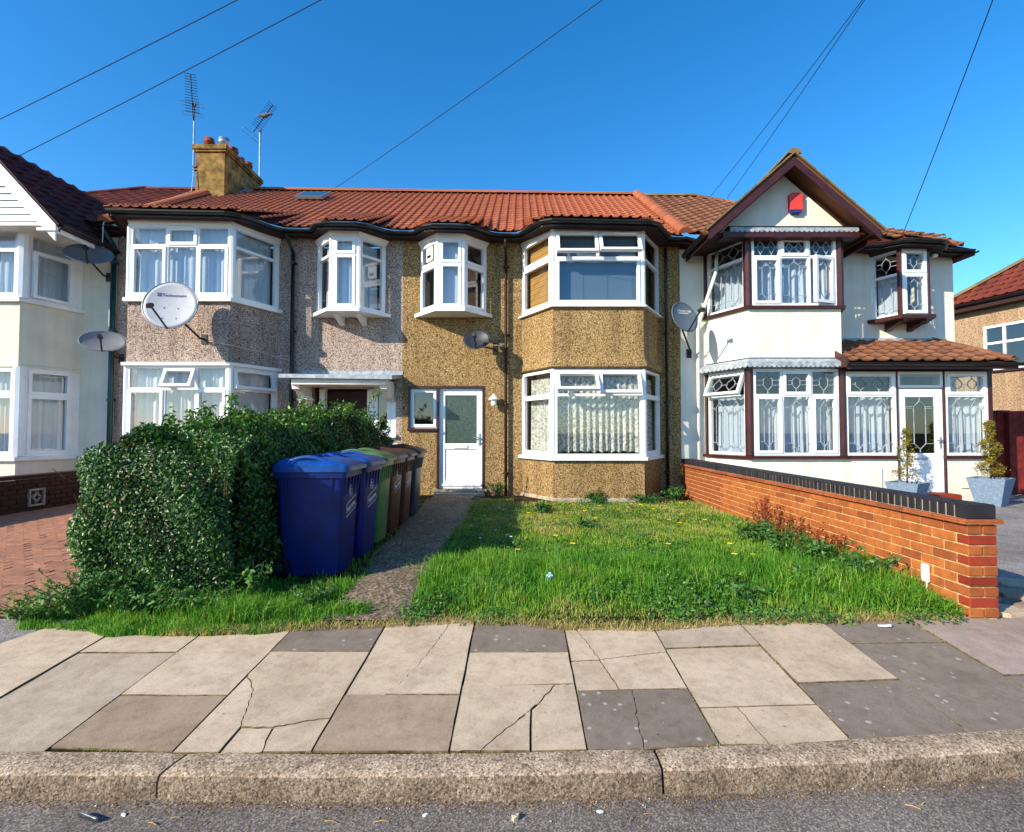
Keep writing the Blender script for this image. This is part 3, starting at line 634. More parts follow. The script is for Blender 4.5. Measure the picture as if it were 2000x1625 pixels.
# ======== gold pebbledashed house
Hg = empty('terraced_house', (.4, 10.4, .15), 'golden brown pebbledash terraced house with white front door and open bay windows', 'house')
mb = MB(); wall_holes(mb, X1, XP, .1, 5.4, [(.1, 2.8, .3, 5.26), (-1.98, -.73, 3.86, 5.28), (-1.66, -.74, .30, 2.34), (-2.24, -1.66, 1.49, 2.38)], D, D+.22); mb.build('wall', 'peb_gold', Hg)
Pg = [(.05, D), (.62, K), (2.30, K), (2.85, D)]
bay(Hg, Pg, 'peb_gold', [('wall', .24, .93), ('sill', .93, 1.0, 'upvc'), ('wall', 2.62, 3.77, [(.02, 2.64), (.075, 2.66), (.07, 2.72), (.02, 2.82), (0, 2.95), (0, 3.77)]), ('sill', 3.77, 3.81, 'upvc'), ('head', 5.25, 5.31, 'upvc'), ('floor', 2.70, 2.9), ('floor', .4, .6)])
mb = MB(); band(mb, Pg, [(.035, .05), (.03, .2), (.0, .24)]); mb.build('plinth', 'concrete', Hg)
A, B, E_ = (Pl(Pg[i], Pg[i+1]) for i in range(3))
for pl, low, up in ((A, [(1.0, 2.14, one, 's'), (2.14, 2.62, one, 'f')], [(3.81, 4.72, one, 's'), (4.72, 5.25, one, 's')]),
                    (B, [(1.0, 2.14, one, 'f'), (2.14, 2.62, [0, .5, 1], [('top', 38), ('top', 20)])], [(3.81, 4.70, one, 's'), (4.70, 5.25, [0, .5, 1], [('top', 26), ('top', 30)])]),
                    (E_, [(1.0, 2.14, one, 's'), (2.14, 2.62, one, 'f')], [(3.81, 4.72, one, 'f'), (4.72, 5.25, one, 'f')])):
    window(Hg, pl, 0, pl.W, low, 1.0, 2.62, wide=.075); window(Hg, pl, 0, pl.W, up, 3.81, 5.25, wide=.075)
posts(Hg, Pg, 1.0, 2.62, 'upvc', .05); posts(Hg, Pg, 3.81, 5.25, 'upvc', .05)
Qg = [(-2.03, D), (-1.6, 9.9), (-1.1, 9.9), (-.68, D)]
oriel(Hg, Qg, 3.86, 5.25, 4.75, ['ss', 'ss', 'ss'], wide=.06)
# front door
fr = MB(); fr.box(-1.68, -1.64, D-.012, D+.18, .3, 2.38); fr.box(-.76, -.715, D-.012, D+.18, .3, 2.38); fr.box(-2.26, -.715, D-.014, D+.18, 2.34, 2.39); fr.box(-2.27, -2.235, D-.012, D+.18, 1.5, 2.34); fr.build('door_surround', 'maroon', Hg)
dr = MB(); y0, y1 = D+.05, D+.11
for x0, x1, z0, z1 in ((-1.64, -1.52, .3, 2.28), (-.875, -.76, .3, 2.28), (-1.52, -.875, 2.2, 2.28), (-1.52, -.875, 1.1, 1.22), (-1.52, -.875, .3, .46), (-1.64, -.76, 2.28, 2.34)): dr.box(x0, x1, y0, y1, z0, z1)
dr.box(-1.52, -.875, y0+.02, y1-.01, .46, 1.1); dro = dr.build('front_door', 'upvc', Hg, bevel=.004)
mb = MB(); mb.box(-1.52, -.875, y0+.025, y0+.033, 1.22, 2.2); mb.build('pane', 'frosted', dro)
mb = MB(); mb.box(-1.34, -1.06, y0-.02, y0+.01, 1.12, 1.19); mb.build('letterbox', 'upvc', dro, bevel=.006)
mb = MB(); mb.box(-.84, -.8, y0-.012, y0+.01, 1.18, 1.42); mb.tube([(-.82, y0-.01, 1.34), (-.82, y0-.05, 1.34), (-.95, y0-.05, 1.34)], .012, 8); mb.lathe([(.018, 0), (.018, .02)], (-.82, y0-.012, 1.24), 10, (Vector((1, 0, 0)), Vector((0, 0, 1)), Vector((0, -1, 0)))); mb.build('handle', 'steel', dro)
mb = MB(); mb.box(-1.62, -.78, y0-.02, y0+.02, .36, .39); mb.build('weather_bar', 'upvc', dro)
mb = MB(); mb.box(-1.76, -.66, D-.06, D+.1, .24, .30); mb.build('door_sill', 'concrete', Hg, bevel=.01)
mb = MB(); mb.box(-1.7, -.7, D-.3, D+.06, .08, .235); mb.build('doorstep', 'concrete', Hg, bevel=.02)
pl = Pl((-2.235, D+.06), (-1.68, D+.06)); window(Hg, pl, 0, .555, [(1.53, 2.34, one, 's')], 1.53, 2.34, glassm='glass_dark', fw=.04)
mb = MB(); mb.box(-2.28, -1.66, D-.05, D+.12, 1.48, 1.53); mb.build('sill', 'maroon', Hg)
EVg = [(-2.39, 10.12), (-2.2, 10.12), (-2.05, 10.06), (-1.83, 9.72), (-1.66, 9.65), (-1.04, 9.65), (-.87, 9.72), (-.58, 10.06), (-.42, 10.12), (-.15, 10.12), (.02, 10.06), (.4, 9.3), (.58, 9.2), (2.38, 9.2), (2.52, 9.28), (2.92, 10.04), (3.02, 10.12), (3.28, 10.12)]
eaves(Hg, EVg); room(Hg, X1+.02, XP-.02, (-.3,))
downpipe(Hg, -.28, 10.33, .12, 5.28, .03, 'darkwood', 10.06); downpipe(Hg, 2.98, 10.34, .15, 5.2, .03, 'blackpaint')
rg = roof_cols(Hg, X1, XP, 32, EVg, 'tile_orange', TILE_O, 'tile_dark', 290, te=.225, tw=.175)
ridge_line(rg, (X1, 14.2, zr(X1)+.06), (XP, 14.2, zr(XP)+.06), RIDGE_O, .45)
ridge_line(rg, (XP, 10.02, ze(XP)+.08), (XP, 14.15, zr(XP)+.1), ridge_mesh('party_cap', .45, .13, 'tile_ridge'), .45, 'party_tile')
curtain('white lace net curtain with scalloped hem in the gold house ground floor bay', Pg, .16, 1.06, 2.5, 'lace', .03, .12, hem=.04)
bp = offset(Pg, -.14); mb = MB()
for i in (0,):
    p = Pl(bp[i], bp[i+1])
    for j in range(26): p.box(mb, .0, p.W-.04, 3.86+j*.052, 3.86+j*.052+.046, -.02+.004*(j % 2), .0+.004*(j % 2))
tag(mb.build('venetian_blind', 'blind'), 'tan slatted blind in the left cant of the gold house upper bay', 'blind', 'curtains and blinds behind the windows')
p = Pl(bp[1], bp[2]); mb = MB()
for j in range(54): p.box(mb, .02, p.W-.02, 3.86+j*.025, 3.86+j*.025+.0245, -.03+.0008*(j % 2), -.01+.0008*(j % 2))
for f in (.33, .63, .94): p.box(mb, p.W*f-.004, p.W*f+.004, 3.86, 5.2, -.008, -.002)
tag(mb.build('venetian_blind', 'blind_grey'), 'grey blue slatted blind behind the wide upper bay window of the gold house', 'blind', 'curtains and blinds behind the windows')
curtain('pale blue sheet added behind the gold house oriel glass as its sky reflection', Qg, .14, 3.88, 5.2, 'net_blue', .004, .3, .36, .66, name='blind_and_sky_sheet', cat='blind')  # pale sheet added behind the glass in place of the reflected sky
p = Pl(offset(Qg, -.04)[0], offset(Qg, -.04)[1]); mb = MB(); p.box(mb, .19, .44, 4.86, 5.14, .0, .05); fan = mb.build('ventilator', 'whitepaint', Hg, bevel=.01)
mb = MB(); p.box(mb, .25, .38, 4.93, 4.98, .045, .06); mb.build('vent_slot', 'blackpaint', fan)
# ======== white rendered house with gable and porch
Hw = empty('terraced_house', (6, 10.4, .15), 'white rendered house with maroon trim, pointed gable and leaded windows', 'house')
XR = 8.88; RIDGE_H = ridge_mesh('ridge_h', .45, .085, 'tile_brown')
mb = MB(); wall_holes(mb, XP, XR, .1, 5.3, [(3.85, 6.35, .3, 5.1), (7.24, 8.18, 3.74, 5.03), (6.6, 8.6, .3, 2.6)], D-.004, D+.22); mb.box(XR-.22, XR, D+.22, 15, .1, 5.2); mb.build('wall', 'white_render', Hw)
Pw = [(3.8, D-.004), (4.25, K), (5.97, K), (6.4, D-.004)]
bay(Hw, Pw, 'white_render', [('wall', .1, .96), ('sill', .96, 1.02, 'maroon'), ('wall', 2.81, 3.74), ('sill', 3.74, 3.80, 'maroon'), ('floor', 2.70, 2.85), ('floor', .4, .6)])
A, B, E_ = (Pl(Pw[i], Pw[i+1]) for i in range(3)); c3 = [0, .34, .68, 1]
window(Hw, A, .06, A.W-.07, [(1.02, 2.13, one, 'f'), (2.13, 2.62, one, [('top', 24)])], 1.02, 2.62, lead=True)
window(Hw, A, .06, A.W-.07, [(3.80, 4.72, one, 'f'), (4.72, 5.10, one, 'f')], 3.80, 5.10, lead=True)
window(Hw, B, .07, B.W-.07, [(1.02, 2.13, c3, 'sfs'), (2.13, 2.62, c3, 'fsf')], 1.02, 2.62, lead=True)
window(Hw, B, .07, B.W-.07, [(3.80, 4.72, c3, ['s', 'f', ('side', 20)]), (4.72, 5.10, c3, 'fsf')], 3.80, 5.10, lead=True)
window(Hw, E_, .07, E_.W-.06, [(3.80, 4.72, one, 'f'), (4.72, 5.10, one, 'f')], 3.80, 5.10, lead=True)
for z0, z1 in ((1.02, 2.62), (3.80, 5.1)):
    for i in (0, 1, 2): posts(Hw, Pw, z0, z1, 'maroon', .075 if i else .05, (i,))
def scallops(parent, name, p, q, z, depth, mat, n, y=.0):
    pl = Pl(p, q); mb = MB(); w = pl.W/n
    for i in range(n):
        pts = [(i*w, z+depth), ((i+1)*w, z+depth)]+[((i+.5)*w+w/2*math.cos(t), z+.04-.04*math.sin(t)) for t in [math.pi*j/5 for j in range(6)]]
        k = len(pts); vs = [pl.p(u, t, .0) for u, t in pts]+[pl.p(u, t, .008) for u, t in pts]
        mb.add(vs, [tuple(range(k)), tuple(range(k, 2*k))[::-1]]+[(a, (a+1) % k, k+(a+1) % k, k+a) for a in range(k)])
    return mb.build(name, mat, parent)
st = MB(); band(st, Pw, [(.0, 2.62), (.0, 2.64), (.17, 2.72), (.17, 2.74), (.02, 2.81)], .1); sto = st.build('canopy_strip', 'lead', Hw)
o1 = offset(Pw, .175)
scallops(sto, 'scalloped_edge', (o1[0][0], o1[0][1]), o1[1], 2.63, .1, 'lead', 12); scallops(sto, 'scalloped_edge', o1[1], o1[2], 2.63, .1, 'lead', 22)
mb = MB(); band(mb, Pw, [(.012, 2.800), (.012, 2.83)], .02); mb.build('drip_trim', 'blackpaint', Hw)
# gable
AX, AZ, EZ, HWID, YF, YW = 4.92, 6.37, 5.05, 1.50, 9.05, 9.40
sl = (AZ-EZ)/HWID
gw = MB(); zb = 5.14; hw = (AZ-.14-zb)/sl
gw.prism([(0, 0)], 0, 0) if False else gw.add([(AX-hw, YW, zb), (AX+hw, YW, zb), (AX, YW, AZ-.14), (AX-hw, YW+.15, zb), (AX+hw, YW+.15, zb), (AX, YW+.15, AZ-.14)], [(0, 1, 2), (5, 4, 3), (0, 3, 4, 1), (1, 4, 5, 2), (2, 5, 3, 0)])
gw.build('gable_wall', 'white_render', Hw)
mb = MB(); mb.box(AX-1.2, AX+1.3, YW-.15, YW+.1, 5.02, 5.11); gb = mb.build('gable_board', 'maroon', Hw)
mb = MB(); mb.box(AX-1.12, AX+1.32, YW-.17, YW+.02, 5.195, 5.21); mb.build('drip_trim', 'blackpaint', gb)
scallops(gb, 'scalloped_edge', (AX-1.08, YW-.152), (AX+1.28, YW-.152), 5.105, .09, 'lead', 26)
sf = MB(); sf.box(AX-1.46, AX+1.5, YW-.14, D+.1, 5.06, 5.1); sf.build('soffit', 'soffit_dark', Hw)
gr = MB(); RY = 12.0
for s_ in (-1, 1):
    ov = .06
    e = (AX+s_*(HWID+ov), EZ-ov*sl)
    n_ = Vector((s_*sl, 0, 1)).normalized()*.07
    p = [(AX, YF, AZ), (e[0], YF, e[1]), (e[0], 10.9, e[1]), (AX, RY, AZ)]
    gr.hexa([Vector(q) for q in p]+[Vector(q)+n_ for q in p])
gro = gr.build('gable_roof', 'tile_brown', Hw)
def bargeboard(parent, mat, y, AX, AZ, HW_, EZ, d, sides=(-1, 1)):
    for s_ in sides:
        sl_ = (AZ-EZ)/HW_; mb = MB(); x1 = AX+s_*(HW_+.03); zt0, zt1 = AZ+.02, EZ+.02-.03*sl_
        dv = d*math.sqrt(1+sl_*sl_)
        q = [(AX, zt0-dv), (x1, zt1-dv), (x1, zt1), (AX, zt0)]
        mb.hexa([(x, y-.03, z) for x, z in q]+[(x, y, z) for x, z in q]); mb.build('bargeboard', mat, parent)
bargeboard(Hw, 'maroon', YF, AX, AZ, HWID, EZ, .12)
VT = MB(); VT.hexa([(0, 0, 0), (.3, 0, 0), (.3, .3, 0), (0, .3, 0), (0, 0, .035), (.3, 0, .035), (.3, .3, .02), (0, .3, .02)]); VTm = VT.mesh('verge_tile', 'tile_lichen')
for s_ in (-1, 1):
    L_ = math.hypot(HWID+.06, (HWID+.06)*sl); n = 9
    for i in range(n):
        f = (i+1)/n; x = AX+s_*(HWID+.08)*f; z = AZ+.075-(HWID+.08)*f*sl
        up = Vector((-s_, 0, sl)).normalized(); nn = Vector((s_*sl, 0, 1)).normalized(); yy = nn.cross(up)
        o = Vector((x, YF-.05 if yy.y < 0 else YF-.05, z)); 
        Xv = Vector((0, 1, 0)) if s_ > 0 else Vector((0, 1, 0))
        m = Matrix(((0, up.x, nn.x, x), (1, 0, 0, YF-.06), (0, up.z, nn.z, z), (0, 0, 0, 1))); m = m @ Matrix.Diagonal((1, L_/n/.3*1.08, 1, 1))
        inst('verge_tile', VTm, gro, m)
ridge_line(gro, (AX, YF-.05, AZ+.07), (AX, RY, AZ+.07), RIDGE_B, .42)
gutter(Hw, [(AX-HWID-.1, YF+.02, EZ-.03), (AX-HWID-.1, 10.2, EZ-.02)]); gutter(Hw, [(AX+HWID+.12, 10.2, EZ-.03), (AX+HWID+.12, YF+.02, EZ-.03)])
for x in (AX-HWID-.03, AX+HWID+.03):
    mb = MB(); mb.box(x-.015, x+.015, YF, 10.3, EZ-.14, EZ-.01); mb.build('fascia', 'maroon' if x > AX else 'soffit_dark', Hw)
# main roof either side of the gable
EVw = [(3.28, 10.12), (6.5, 10.12), (6.95, 10.10), (7.15, 10.0), (7.35, 9.7), (7.45, 9.65), (8.02, 9.65), (8.15, 9.72), (8.4, 10.08), (8.55, 10.12), (9.02, 10.12)]
_ze = ze
def ze(x, y=10.12): return 5.36-.05*max(0, x-3.3)-.07*(10.12-y)/.92 if x > 3.29 else _ze(x, y)
rw = roof_cols(Hw, XP+.1, 9.06, 24, EVw, 'tile_brown', TILE_B, 'tile_dark', 300, te=.27, top=lambda x: 14.2 if x < 4.9 else 14.2-(x-4.9))
ridge_line(rw, (XP+.1, 14.2, zr(4)+.05), (5.0, 14.2, zr(5)+.05), RIDGE_B, .45)
ridge_line(rw, (8.9, 10.18, ze(8.9)+.12), (4.95, 14.2, zr(5)+.07), RIDGE_H, .45, 'hip_tile')
hp = MB(); hp.add([(9.06, 10.05, ze(9.05)), (9.06, 15.5, ze(9.05)), (5, 14.2, zr(5))], [(0, 1, 2)]); hp.build('hip_slope', 'tile_brown', Hw)
eaves(Hw, [(6.3, 10.12)]+EVw[2:]); mb = MB(); mb.box(8.86, 9.08, 10.1, 15.4, ze(9.05)-.1, ze(9.05)-.06); mb.build('soffit', 'soffit_dark', Hw)
gutter(Hw, [(9.1, 10.08, ze(9.05)), (9.1, 15.4, ze(9.05))])
mb = MB()
for (a, b), (c, d) in zip(EVw[:1]+[(3.5, 10.12)], [(3.5, 10.12)]): mb.hexa([(a, b, 5.2), (c, d, 5.2), (c, D+.1, 5.2), (a, D+.1, 5.2), (a, b, 5.32), (c, d, 5.32), (c, D+.1, 5.32), (a, D+.1, 5.32)])
mb.build('soffit', 'soffit_dark', Hw); gutter(Hw, [(3.27, 10.06, 5.33), (3.5, 10.06, 5.27)])
mb = MB(); mb.lathe([(.05, 0), (.05, .1), (.065, .1), (.065, .18), (.03, .2)], (3.75, 14.5, 8.05), 10); mb.build('soil_vent', 'blackpaint', Hw)
Qw = [(7.2, D-.004), (7.44, 9.9), (7.98, 9.9), (8.22, D-.004)]
oriel(Hw, Qw, 3.73, 5.03, 4.55, ['ff', 'ss', 'ff'], frame='x', sillm='maroon', lead=True, glassm='glass', wide=.06, brk=(7.5, 7.95), brm='maroon')
room(Hw, XP+.02, XR-.24, (6.5,))
# porch
pw = MB(); pw.box(5.975, 6.97, K, K+.14, .1, .96); pwo = pw.build('porch_wall', 'white_render', Hw); pw = MB(); pw.box(7.84, 8.68, K, K+.14, .1, .96); pw.box(8.54, 8.68, K+.14, D, .1, .96); pw.build('porch_wall', 'white_render', Hw)
mb = MB(); mb.box(5.98, 6.98, K-.05, K+.12, .96, 1.02); mb.box(7.82, 8.72, K-.05, K+.12, .96, 1.02); mb.build('sill', 'maroon', pwo)
for x0, x1 in ((5.93, 6.02), (6.965, 6.985), (7.835, 7.855), (8.655, 8.73)):
    mb = MB(); mb.box(x0, x1, K-.015, K+.1, 1.02 if x0 in (5.93, 8.655) else .3, 2.58); mb.build('corner_post', 'maroon', pwo)
mb = MB(); mb.box(5.9, 8.75, K-.02, K+.12, 2.58, 2.68); mb.build('porch_beam', 'maroon', pwo)
for x0, x1 in ((6.02, 6.96), (7.86, 8.655)):
    pl = Pl((x0, K), (x1, K)); window(Hw, pl, 0, x1-x0, [(1.02, 2.13, one, 'f'), (2.13, 2.57, one, 's')], 1.02, 2.57, lead=True)
pl = Pl((8.68, K+.1), (8.68, D)); window(Hw, pl, .02, pl.W, [(1.02, 2.13, one, 'f'), (2.13, 2.57, one, 'f')], 1.02, 2.57)
pl = Pl((6.99, K), (7.83, K)); window(Hw, pl, 0, .84, [(2.27, 2.57, one, 'f')], 2.27, 2.57)
dr = MB(); y0, y1 = K+.02, K+.07
for x0, x1, z0, z1 in ((6.99, 7.14, .34, 2.25), (7.68, 7.83, .34, 2.25), (7.14, 7.68, 2.1, 2.25), (7.14, 7.68, .86, 1.06), (7.14, 7.68, .34, .44)): dr.box(x0, x1, y0, y1, z0, z1)
dr.box(7.14, 7.68, y0+.015, y1-.01, .44, .86); pd = dr.build('porch_door', 'upvc', Hw, bevel=.004)
mb = MB(); mb.box(7.14, 7.68, y0+.02, y0+.026, 1.06, 2.1); mb.build('pane', 'glass_dark', pd)
ld = MB(); pl = Pl((7.14, y0+.02), (7.68, y0+.02)); leading(ld, pl, 0, .54, 1.06, 2.1, 'tall'); ld.build('leading', 'lead', pd)
mb = MB(); mb.box(7.76, 7.79, y0-.01, y0+.01, 1.15, 1.36); mb.tube([(7.775, y0-.005, 1.3), (7.775, y0-.05, 1.3), (7.68, y0-.05, 1.3)], .011, 8); mb.build('handle', 'steel', pd)
mb = MB(); mb.box(7.28, 7.52, y0-.012, y0+.01, .94, .98); mb.build('letterbox', 'steel', pd)
mb = MB(); mb.box(6.95, 7.9, K-.28, K+.1, .12, .335); mb.build('doorstep', 'brick_red', Hw, bevel=.015)
prf = Roof(Hw, 'porch_roof', 'tile_brown', TILE_B, .3, .24, 'tile_dark'); w_ = (8.93-5.85)/11
for i in range(11):
    x = 5.85+i*w_; xm = x+w_/2; yt = D-.01 if xm < 8.45 else D-.01-(xm-8.45)*2.2
    if yt > 9.35: prf.column(x, w_, [(yt, 2.74+(yt-9.17)*.47), (9.12, 2.72)])
pro = prf.finish('porch_roof')
ridge_line(pro, (8.9, 9.2, 2.76), (8.45, D-.02, 3.30), RIDGE_H, .34, 'hip_tile')
hp = MB(); hp.add([(8.95, 9.12, 2.7), (8.95, D, 2.7), (8.45, D, 3.28)], [(0, 1, 2)]); hp.build('hip_slope', 'tile_brown', pro)
mb = MB(); mb.box(5.95, 8.5, D-.05, D+.0, 3.3, 3.36); mb.box(5.95, 6.6, K+.2, D, 3.22, 3.3) if False else None; mb.build('flashing', 'lead', pro)
mb = MB(); mb.hexa([(5.84, 9.1, 2.62), (5.87, 9.1, 2.62), (5.87, 9.5, 2.62), (5.84, 9.5, 2.62), (5.84, 9.1, 2.76), (5.87, 9.1, 2.76), (5.87, 9.5, 2.98), (5.84, 9.5, 2.98)]); mb.build('verge_board', 'maroon', pro)
gutter(Hw, [(5.85, 9.06, 2.69), (8.95, 9.06, 2.68)]); mb = MB(); mb.box(5.86, 8.92, 9.12, 9.14, 2.58, 2.70); mb.box(5.86, 8.92, 9.14, K, 2.66, 2.68); mb.build('fascia', 'maroon', Hw)
for x in (6.42, 8.35):
    mb = MB(); mb.box(x-.24, x+.24, K-.022, K, .42, .78); m_ = mb.build('meter_box', 'white_render', Hw, bevel=.004)
mb = MB(); mb.tube([(3.93, 10.1, 5.05), (3.87, 10.0, 4.6), (3.62, 10.3, 3.62), (3.62, 10.34, 3.5), (3.62, 10.34, .2)], .035, 10); mb.build('downpipe', 'whitepaint', Hw, True)
curtain('white net curtains behind the upper bay windows of the white gabled house', Pw, .2, 3.82, 4.78, 'net_blue', .04, .15)
curtain('white net curtains behind the ground floor bay of the white gabled house', Pw, .2, 1.04, 2.14, 'net_blue', .04, .15)
curtain('pale blue roller blind in the small oriel of the white house', Qw, .12, 3.75, 4.6, 'net_blue', .003, .3, 0, .34, name='blind_and_sky_sheet', cat='blind')
curtain('white net curtain in the left porch window by the leaded door', [(6.03, K), (6.95, K)], .2, 1.04, 2.16, 'net_blue', .035, .14)
curtain('white net curtain in the right porch window behind the tall planter', [(7.87, K), (8.64, K)], .2, 1.04, 2.16, 'net_blue', .035, .14)
# ======== cream house at the other end
Hc = empty('terraced_house', (-9.9, 10.4, .15), 'cream rendered house with white clad gable and dark red roof', 'house')
mb = MB(); wall_holes(mb, -13, X0, .1, 5.45, [(-11.25, -9.0, .3, 5.3)], D+.002, D+.22); mb.build('wall', 'cream_render', Hc)
Pc = [(-11.3, D+.002), (-10.9, K), (-9.29, K), (-8.95, D+.002)]
bay(Hc, Pc, 'cream_render', [('wall', .1, .92), ('sill', .92, 1.0, 'upvc'), ('wall', 2.66, 3.87, [(.03, 2.66), (.03, 2.7), (0, 2.72), (0, 3.87)]), ('sill', 3.87, 3.95, 'whitepaint'), ('floor', 2.70, 2.9), ('floor', .4, .6)])
A, B, E_ = (Pl(Pc[i], Pc[i+1]) for i in range(3)); 
for pl, cols in ((B, [0, .34, .67, 1]), (E_, one)):
    k1 = 'sfs' if len(cols) > 2 else 's'; k2 = 'fsf' if len(cols) > 2 else 'f'
    window(Hc, pl, 0 if pl is B else .1, pl.W-(.0 if pl is B else .12), [(1.0, 2.15, cols, k1), (2.15, 2.66, cols, 'sss' if len(cols) > 2 else 's')], 1.0, 2.66, wide=.07)
    window(Hc, pl, 0 if pl is B else .1, pl.W-(.0 if pl is B else .12), [(3.95, 4.88, cols, k1 if len(cols) > 2 else [('side', 6)]), (4.88, 5.3, cols, k2)], 3.95, 5.3, wide=.07)
posts(Hc, Pc, 1.0, 2.66, 'upvc', .09, (2,)); posts(Hc, Pc, 3.95, 5.3, 'upvc', .09, (2,))
pl = E_
for a0, a1, z0, z1 in ((pl.W-.12, pl.W, 1.0, 2.66), (pl.W-.12, pl.W, 3.95, 5.3), (0, .1, 1.0, 2.66), (0, .1, 3.95, 5.3)):
    mb = MB(); pl.box(mb, a0, a1, z0, z1, -.2, -.01); mb.build('bay_pier', 'upvc', Hc)
CX, CZ, CE, CH = -9.84, 6.79, 5.18, 1.5; csl = (CZ-CE)/CH
for i in range(12):
    z0 = 5.2+i*.13; z1 = z0+.128; hw0 = (CZ-.06-z0)/csl; hw1 = max(.01, (CZ-.06-z1)/csl)
    if hw0 < .05: break
    mb = MB(); mb.hexa([(CX-hw0, 9.28, z0+.006), (CX+hw0, 9.28, z0+.006), (CX+hw0, 9.4, z0+.006), (CX-hw0, 9.4, z0+.006), (CX-hw1, 9.318, z1), (CX+hw1, 9.318, z1), (CX+hw1, 9.4, z1), (CX-hw1, 9.4, z1)]); mb.build('cladding_board', 'upvc', Hc)
cr = MB()
for s_ in (-1, 1):
    n_ = Vector((s_*csl, 0, 1)).normalized()*.05; p = [(CX, 9.08, CZ), (CX+s_*(CH+.08), 9.08, CE-.08*csl), (CX+s_*(CH+.08), 10.6, CE-.08*csl), (CX, 12.2, CZ)]
    cr.hexa([Vector(q) for q in p]+[Vector(q)+n_ for q in p])
cro = cr.build('gable_roof', 'tile_dark', Hc)
# tile courses on the visible gable slope
TD = tile_mesh('tile_dark', .3, .3, 'tile_dark', .035, .03)
dn = Vector((1, 0, -csl)).normalized(); nn = Vector((csl, 0, 1)).normalized(); Ls = math.hypot(CH+.1, (CH+.1)*csl)
for r_ in range(8):
    q = Ls*(r_+1)/8; base = Vector((CX, 0, CZ))+dn*q+nn*.055
    ymax = 12.2-(1.6*(r_+.5)/8)
    for j in range(11):
        y = 9.05+j*.3
        if y+.2 > ymax: break
        m = Matrix(((0, -dn.x, nn.x, base.x), (1, 0, 0, y), (0, -dn.z, nn.z, base.z), (0, 0, 0, 1))) @ Matrix.Diagonal((1, Ls/8*1.15/.3, 1, 1)); inst('roof_tile', TD, cro, m)
bargeboard(Hc, 'upvc', 9.08, CX, CZ, CH, CE, .2)
mb = MB(); mb.box(CX-.9, CX+1.5, 9.1, D+.1, 5.17, 5.2); mb.build('soffit', 'whitepaint', Hc)
mb = MB(); mb.box(CX+CH-.28, CX+CH+.06, 9.02, 9.12, 5.05, 5.10); mb.build('eave_return', 'upvc', Hc)
mb = MB(); mb.box(CX+CH+.02, CX+CH+.06, 9.08, 10.3, 5.02, 5.17); mb.build('fascia', 'upvc', Hc)
gutter(Hc, [(CX+CH+.13, 10.3, 5.15), (CX+CH+.13, 9.06, 5.17)])
EVc = [(-14, 10.12), (X0, 10.12)]
rc = roof_cols(Hc, -14.0, X0, 19, EVc, 'tile_maroon', TILE_M, 'tile_dark', 290, top=lambda x: 14.2 if x > -10.5 else 14.2-(-10.5-x))
ridge_line(rc, (-10.5, 14.2, zr(-10)+.05), (X0, 14.2, zr(X0)+.05), RIDGE_M, .45); ridge_line(rc, (-14.2, 10.4, 5.8), (-10.5, 14.2, zr(-10.5)+.07), RIDGE_M, .45, 'hip_tile')
mb = MB(); mb.hexa([(-8.55, 10.3, 5.62), (-8.3, 10.3, 5.62), (-8.62, 11.0, 6.1), (-8.9, 11.0, 6.1), (-8.55, 10.3, 5.75), (-8.3, 10.3, 5.75), (-8.62, 11.0, 6.23), (-8.9, 11.0, 6.23)]); mb.build('valley_lead', 'lead', Hc)
mb = MB(); mb.box(-13, X0, 10.1, D+.1, ze(-9)-.1, ze(-9)-.05); mb.build('soffit', 'soffit_dark', Hc); gutter(Hc, [(-8.4, 10.06, ze(-8)), (X0, 10.06, ze(-8))])
downpipe(Hc, -8.27, 10.33, .2, 5.5, .05, 'greenpipe', 10.06); room(Hc, -13, X0-.02)
curtain('white net curtain behind the upper bay window of the cream house', Pc, .2, 3.96, 5.28, 'net_blue', .02, .13, .25, 1)
curtain('white net curtain behind the ground floor bay of the cream house', Pc, .2, 1.0, 2.6, 'net_blue', .025, .14, .25, 1)
# ======== tan house beyond the fence
Hr = empty('detached_house', (16, 15, .15), 'tan pebbledash house with brown hipped roof beyond the red fence', 'house')
a, b = (14.4, 17.0), (16.1, 10.2); pl = Pl(a, b); mb = MB(); pl.box(mb, 0, pl.W, .1, 5.5, -6, 0); mb.build('wall', 'peb_tan', Hr)
u0, u1 = 1.0, 2.15; mb = MB(); pl.box(mb, u0-.05, u1+.05, 3.30, 3.36, 0, .08); mb.build('sill', 'maroon', Hr)
mb = MB(); pl.box(mb, u0, u1, 3.36, 4.75, .0, .006); mb.build('dark_room_sheet', 'blackpaint', Hr)  # black sheet behind the panes stands in for the unlit room
pw_ = Pl(pl.p(u0, 0, .06)[:2], pl.p(u1, 0, .06)[:2])
window(Hr, pw_, 0, u1-u0, [(3.36, 4.2, [0, .48, 1], 'ff'), (4.2, 4.75, [0, .48, 1], 'ff')], 3.36, 4.75, fw=.07, depth=.055)
mb = MB(); pl.box(mb, -.25, pl.W+.2, 5.32, 5.5, 0, .3); mb.build('soffit', 'soffit_dark', Hr); gutter(Hr, [pl.p(u, 5.52, .36) for u in (-.3, pl.W+.2)])
Q0 = Vector(pl.p(-.3, 5.55, .34)); Q1 = Vector(pl.p(pl.W+.3, 5.55, .34)); dr_ = (Q1-Q0).normalized(); inn = Vector((-pl.n.x, -pl.n.y, 0))
T0 = Q0+dr_*3.2+inn*3.2+Vector((0, 0, 2.5)); T1 = Q1+inn*3.2+Vector((0, 0, 2.5))
mb = MB(); S0 = Q0+inn*6.4; mb.add([Q0, Q1, T1, T0, S0, Q1+inn*6.4], [(0, 1, 2, 3), (4, 0, 3), (5, 4, 3, 2)]); rr = mb.build('roof', 'tile_dark', Hr)
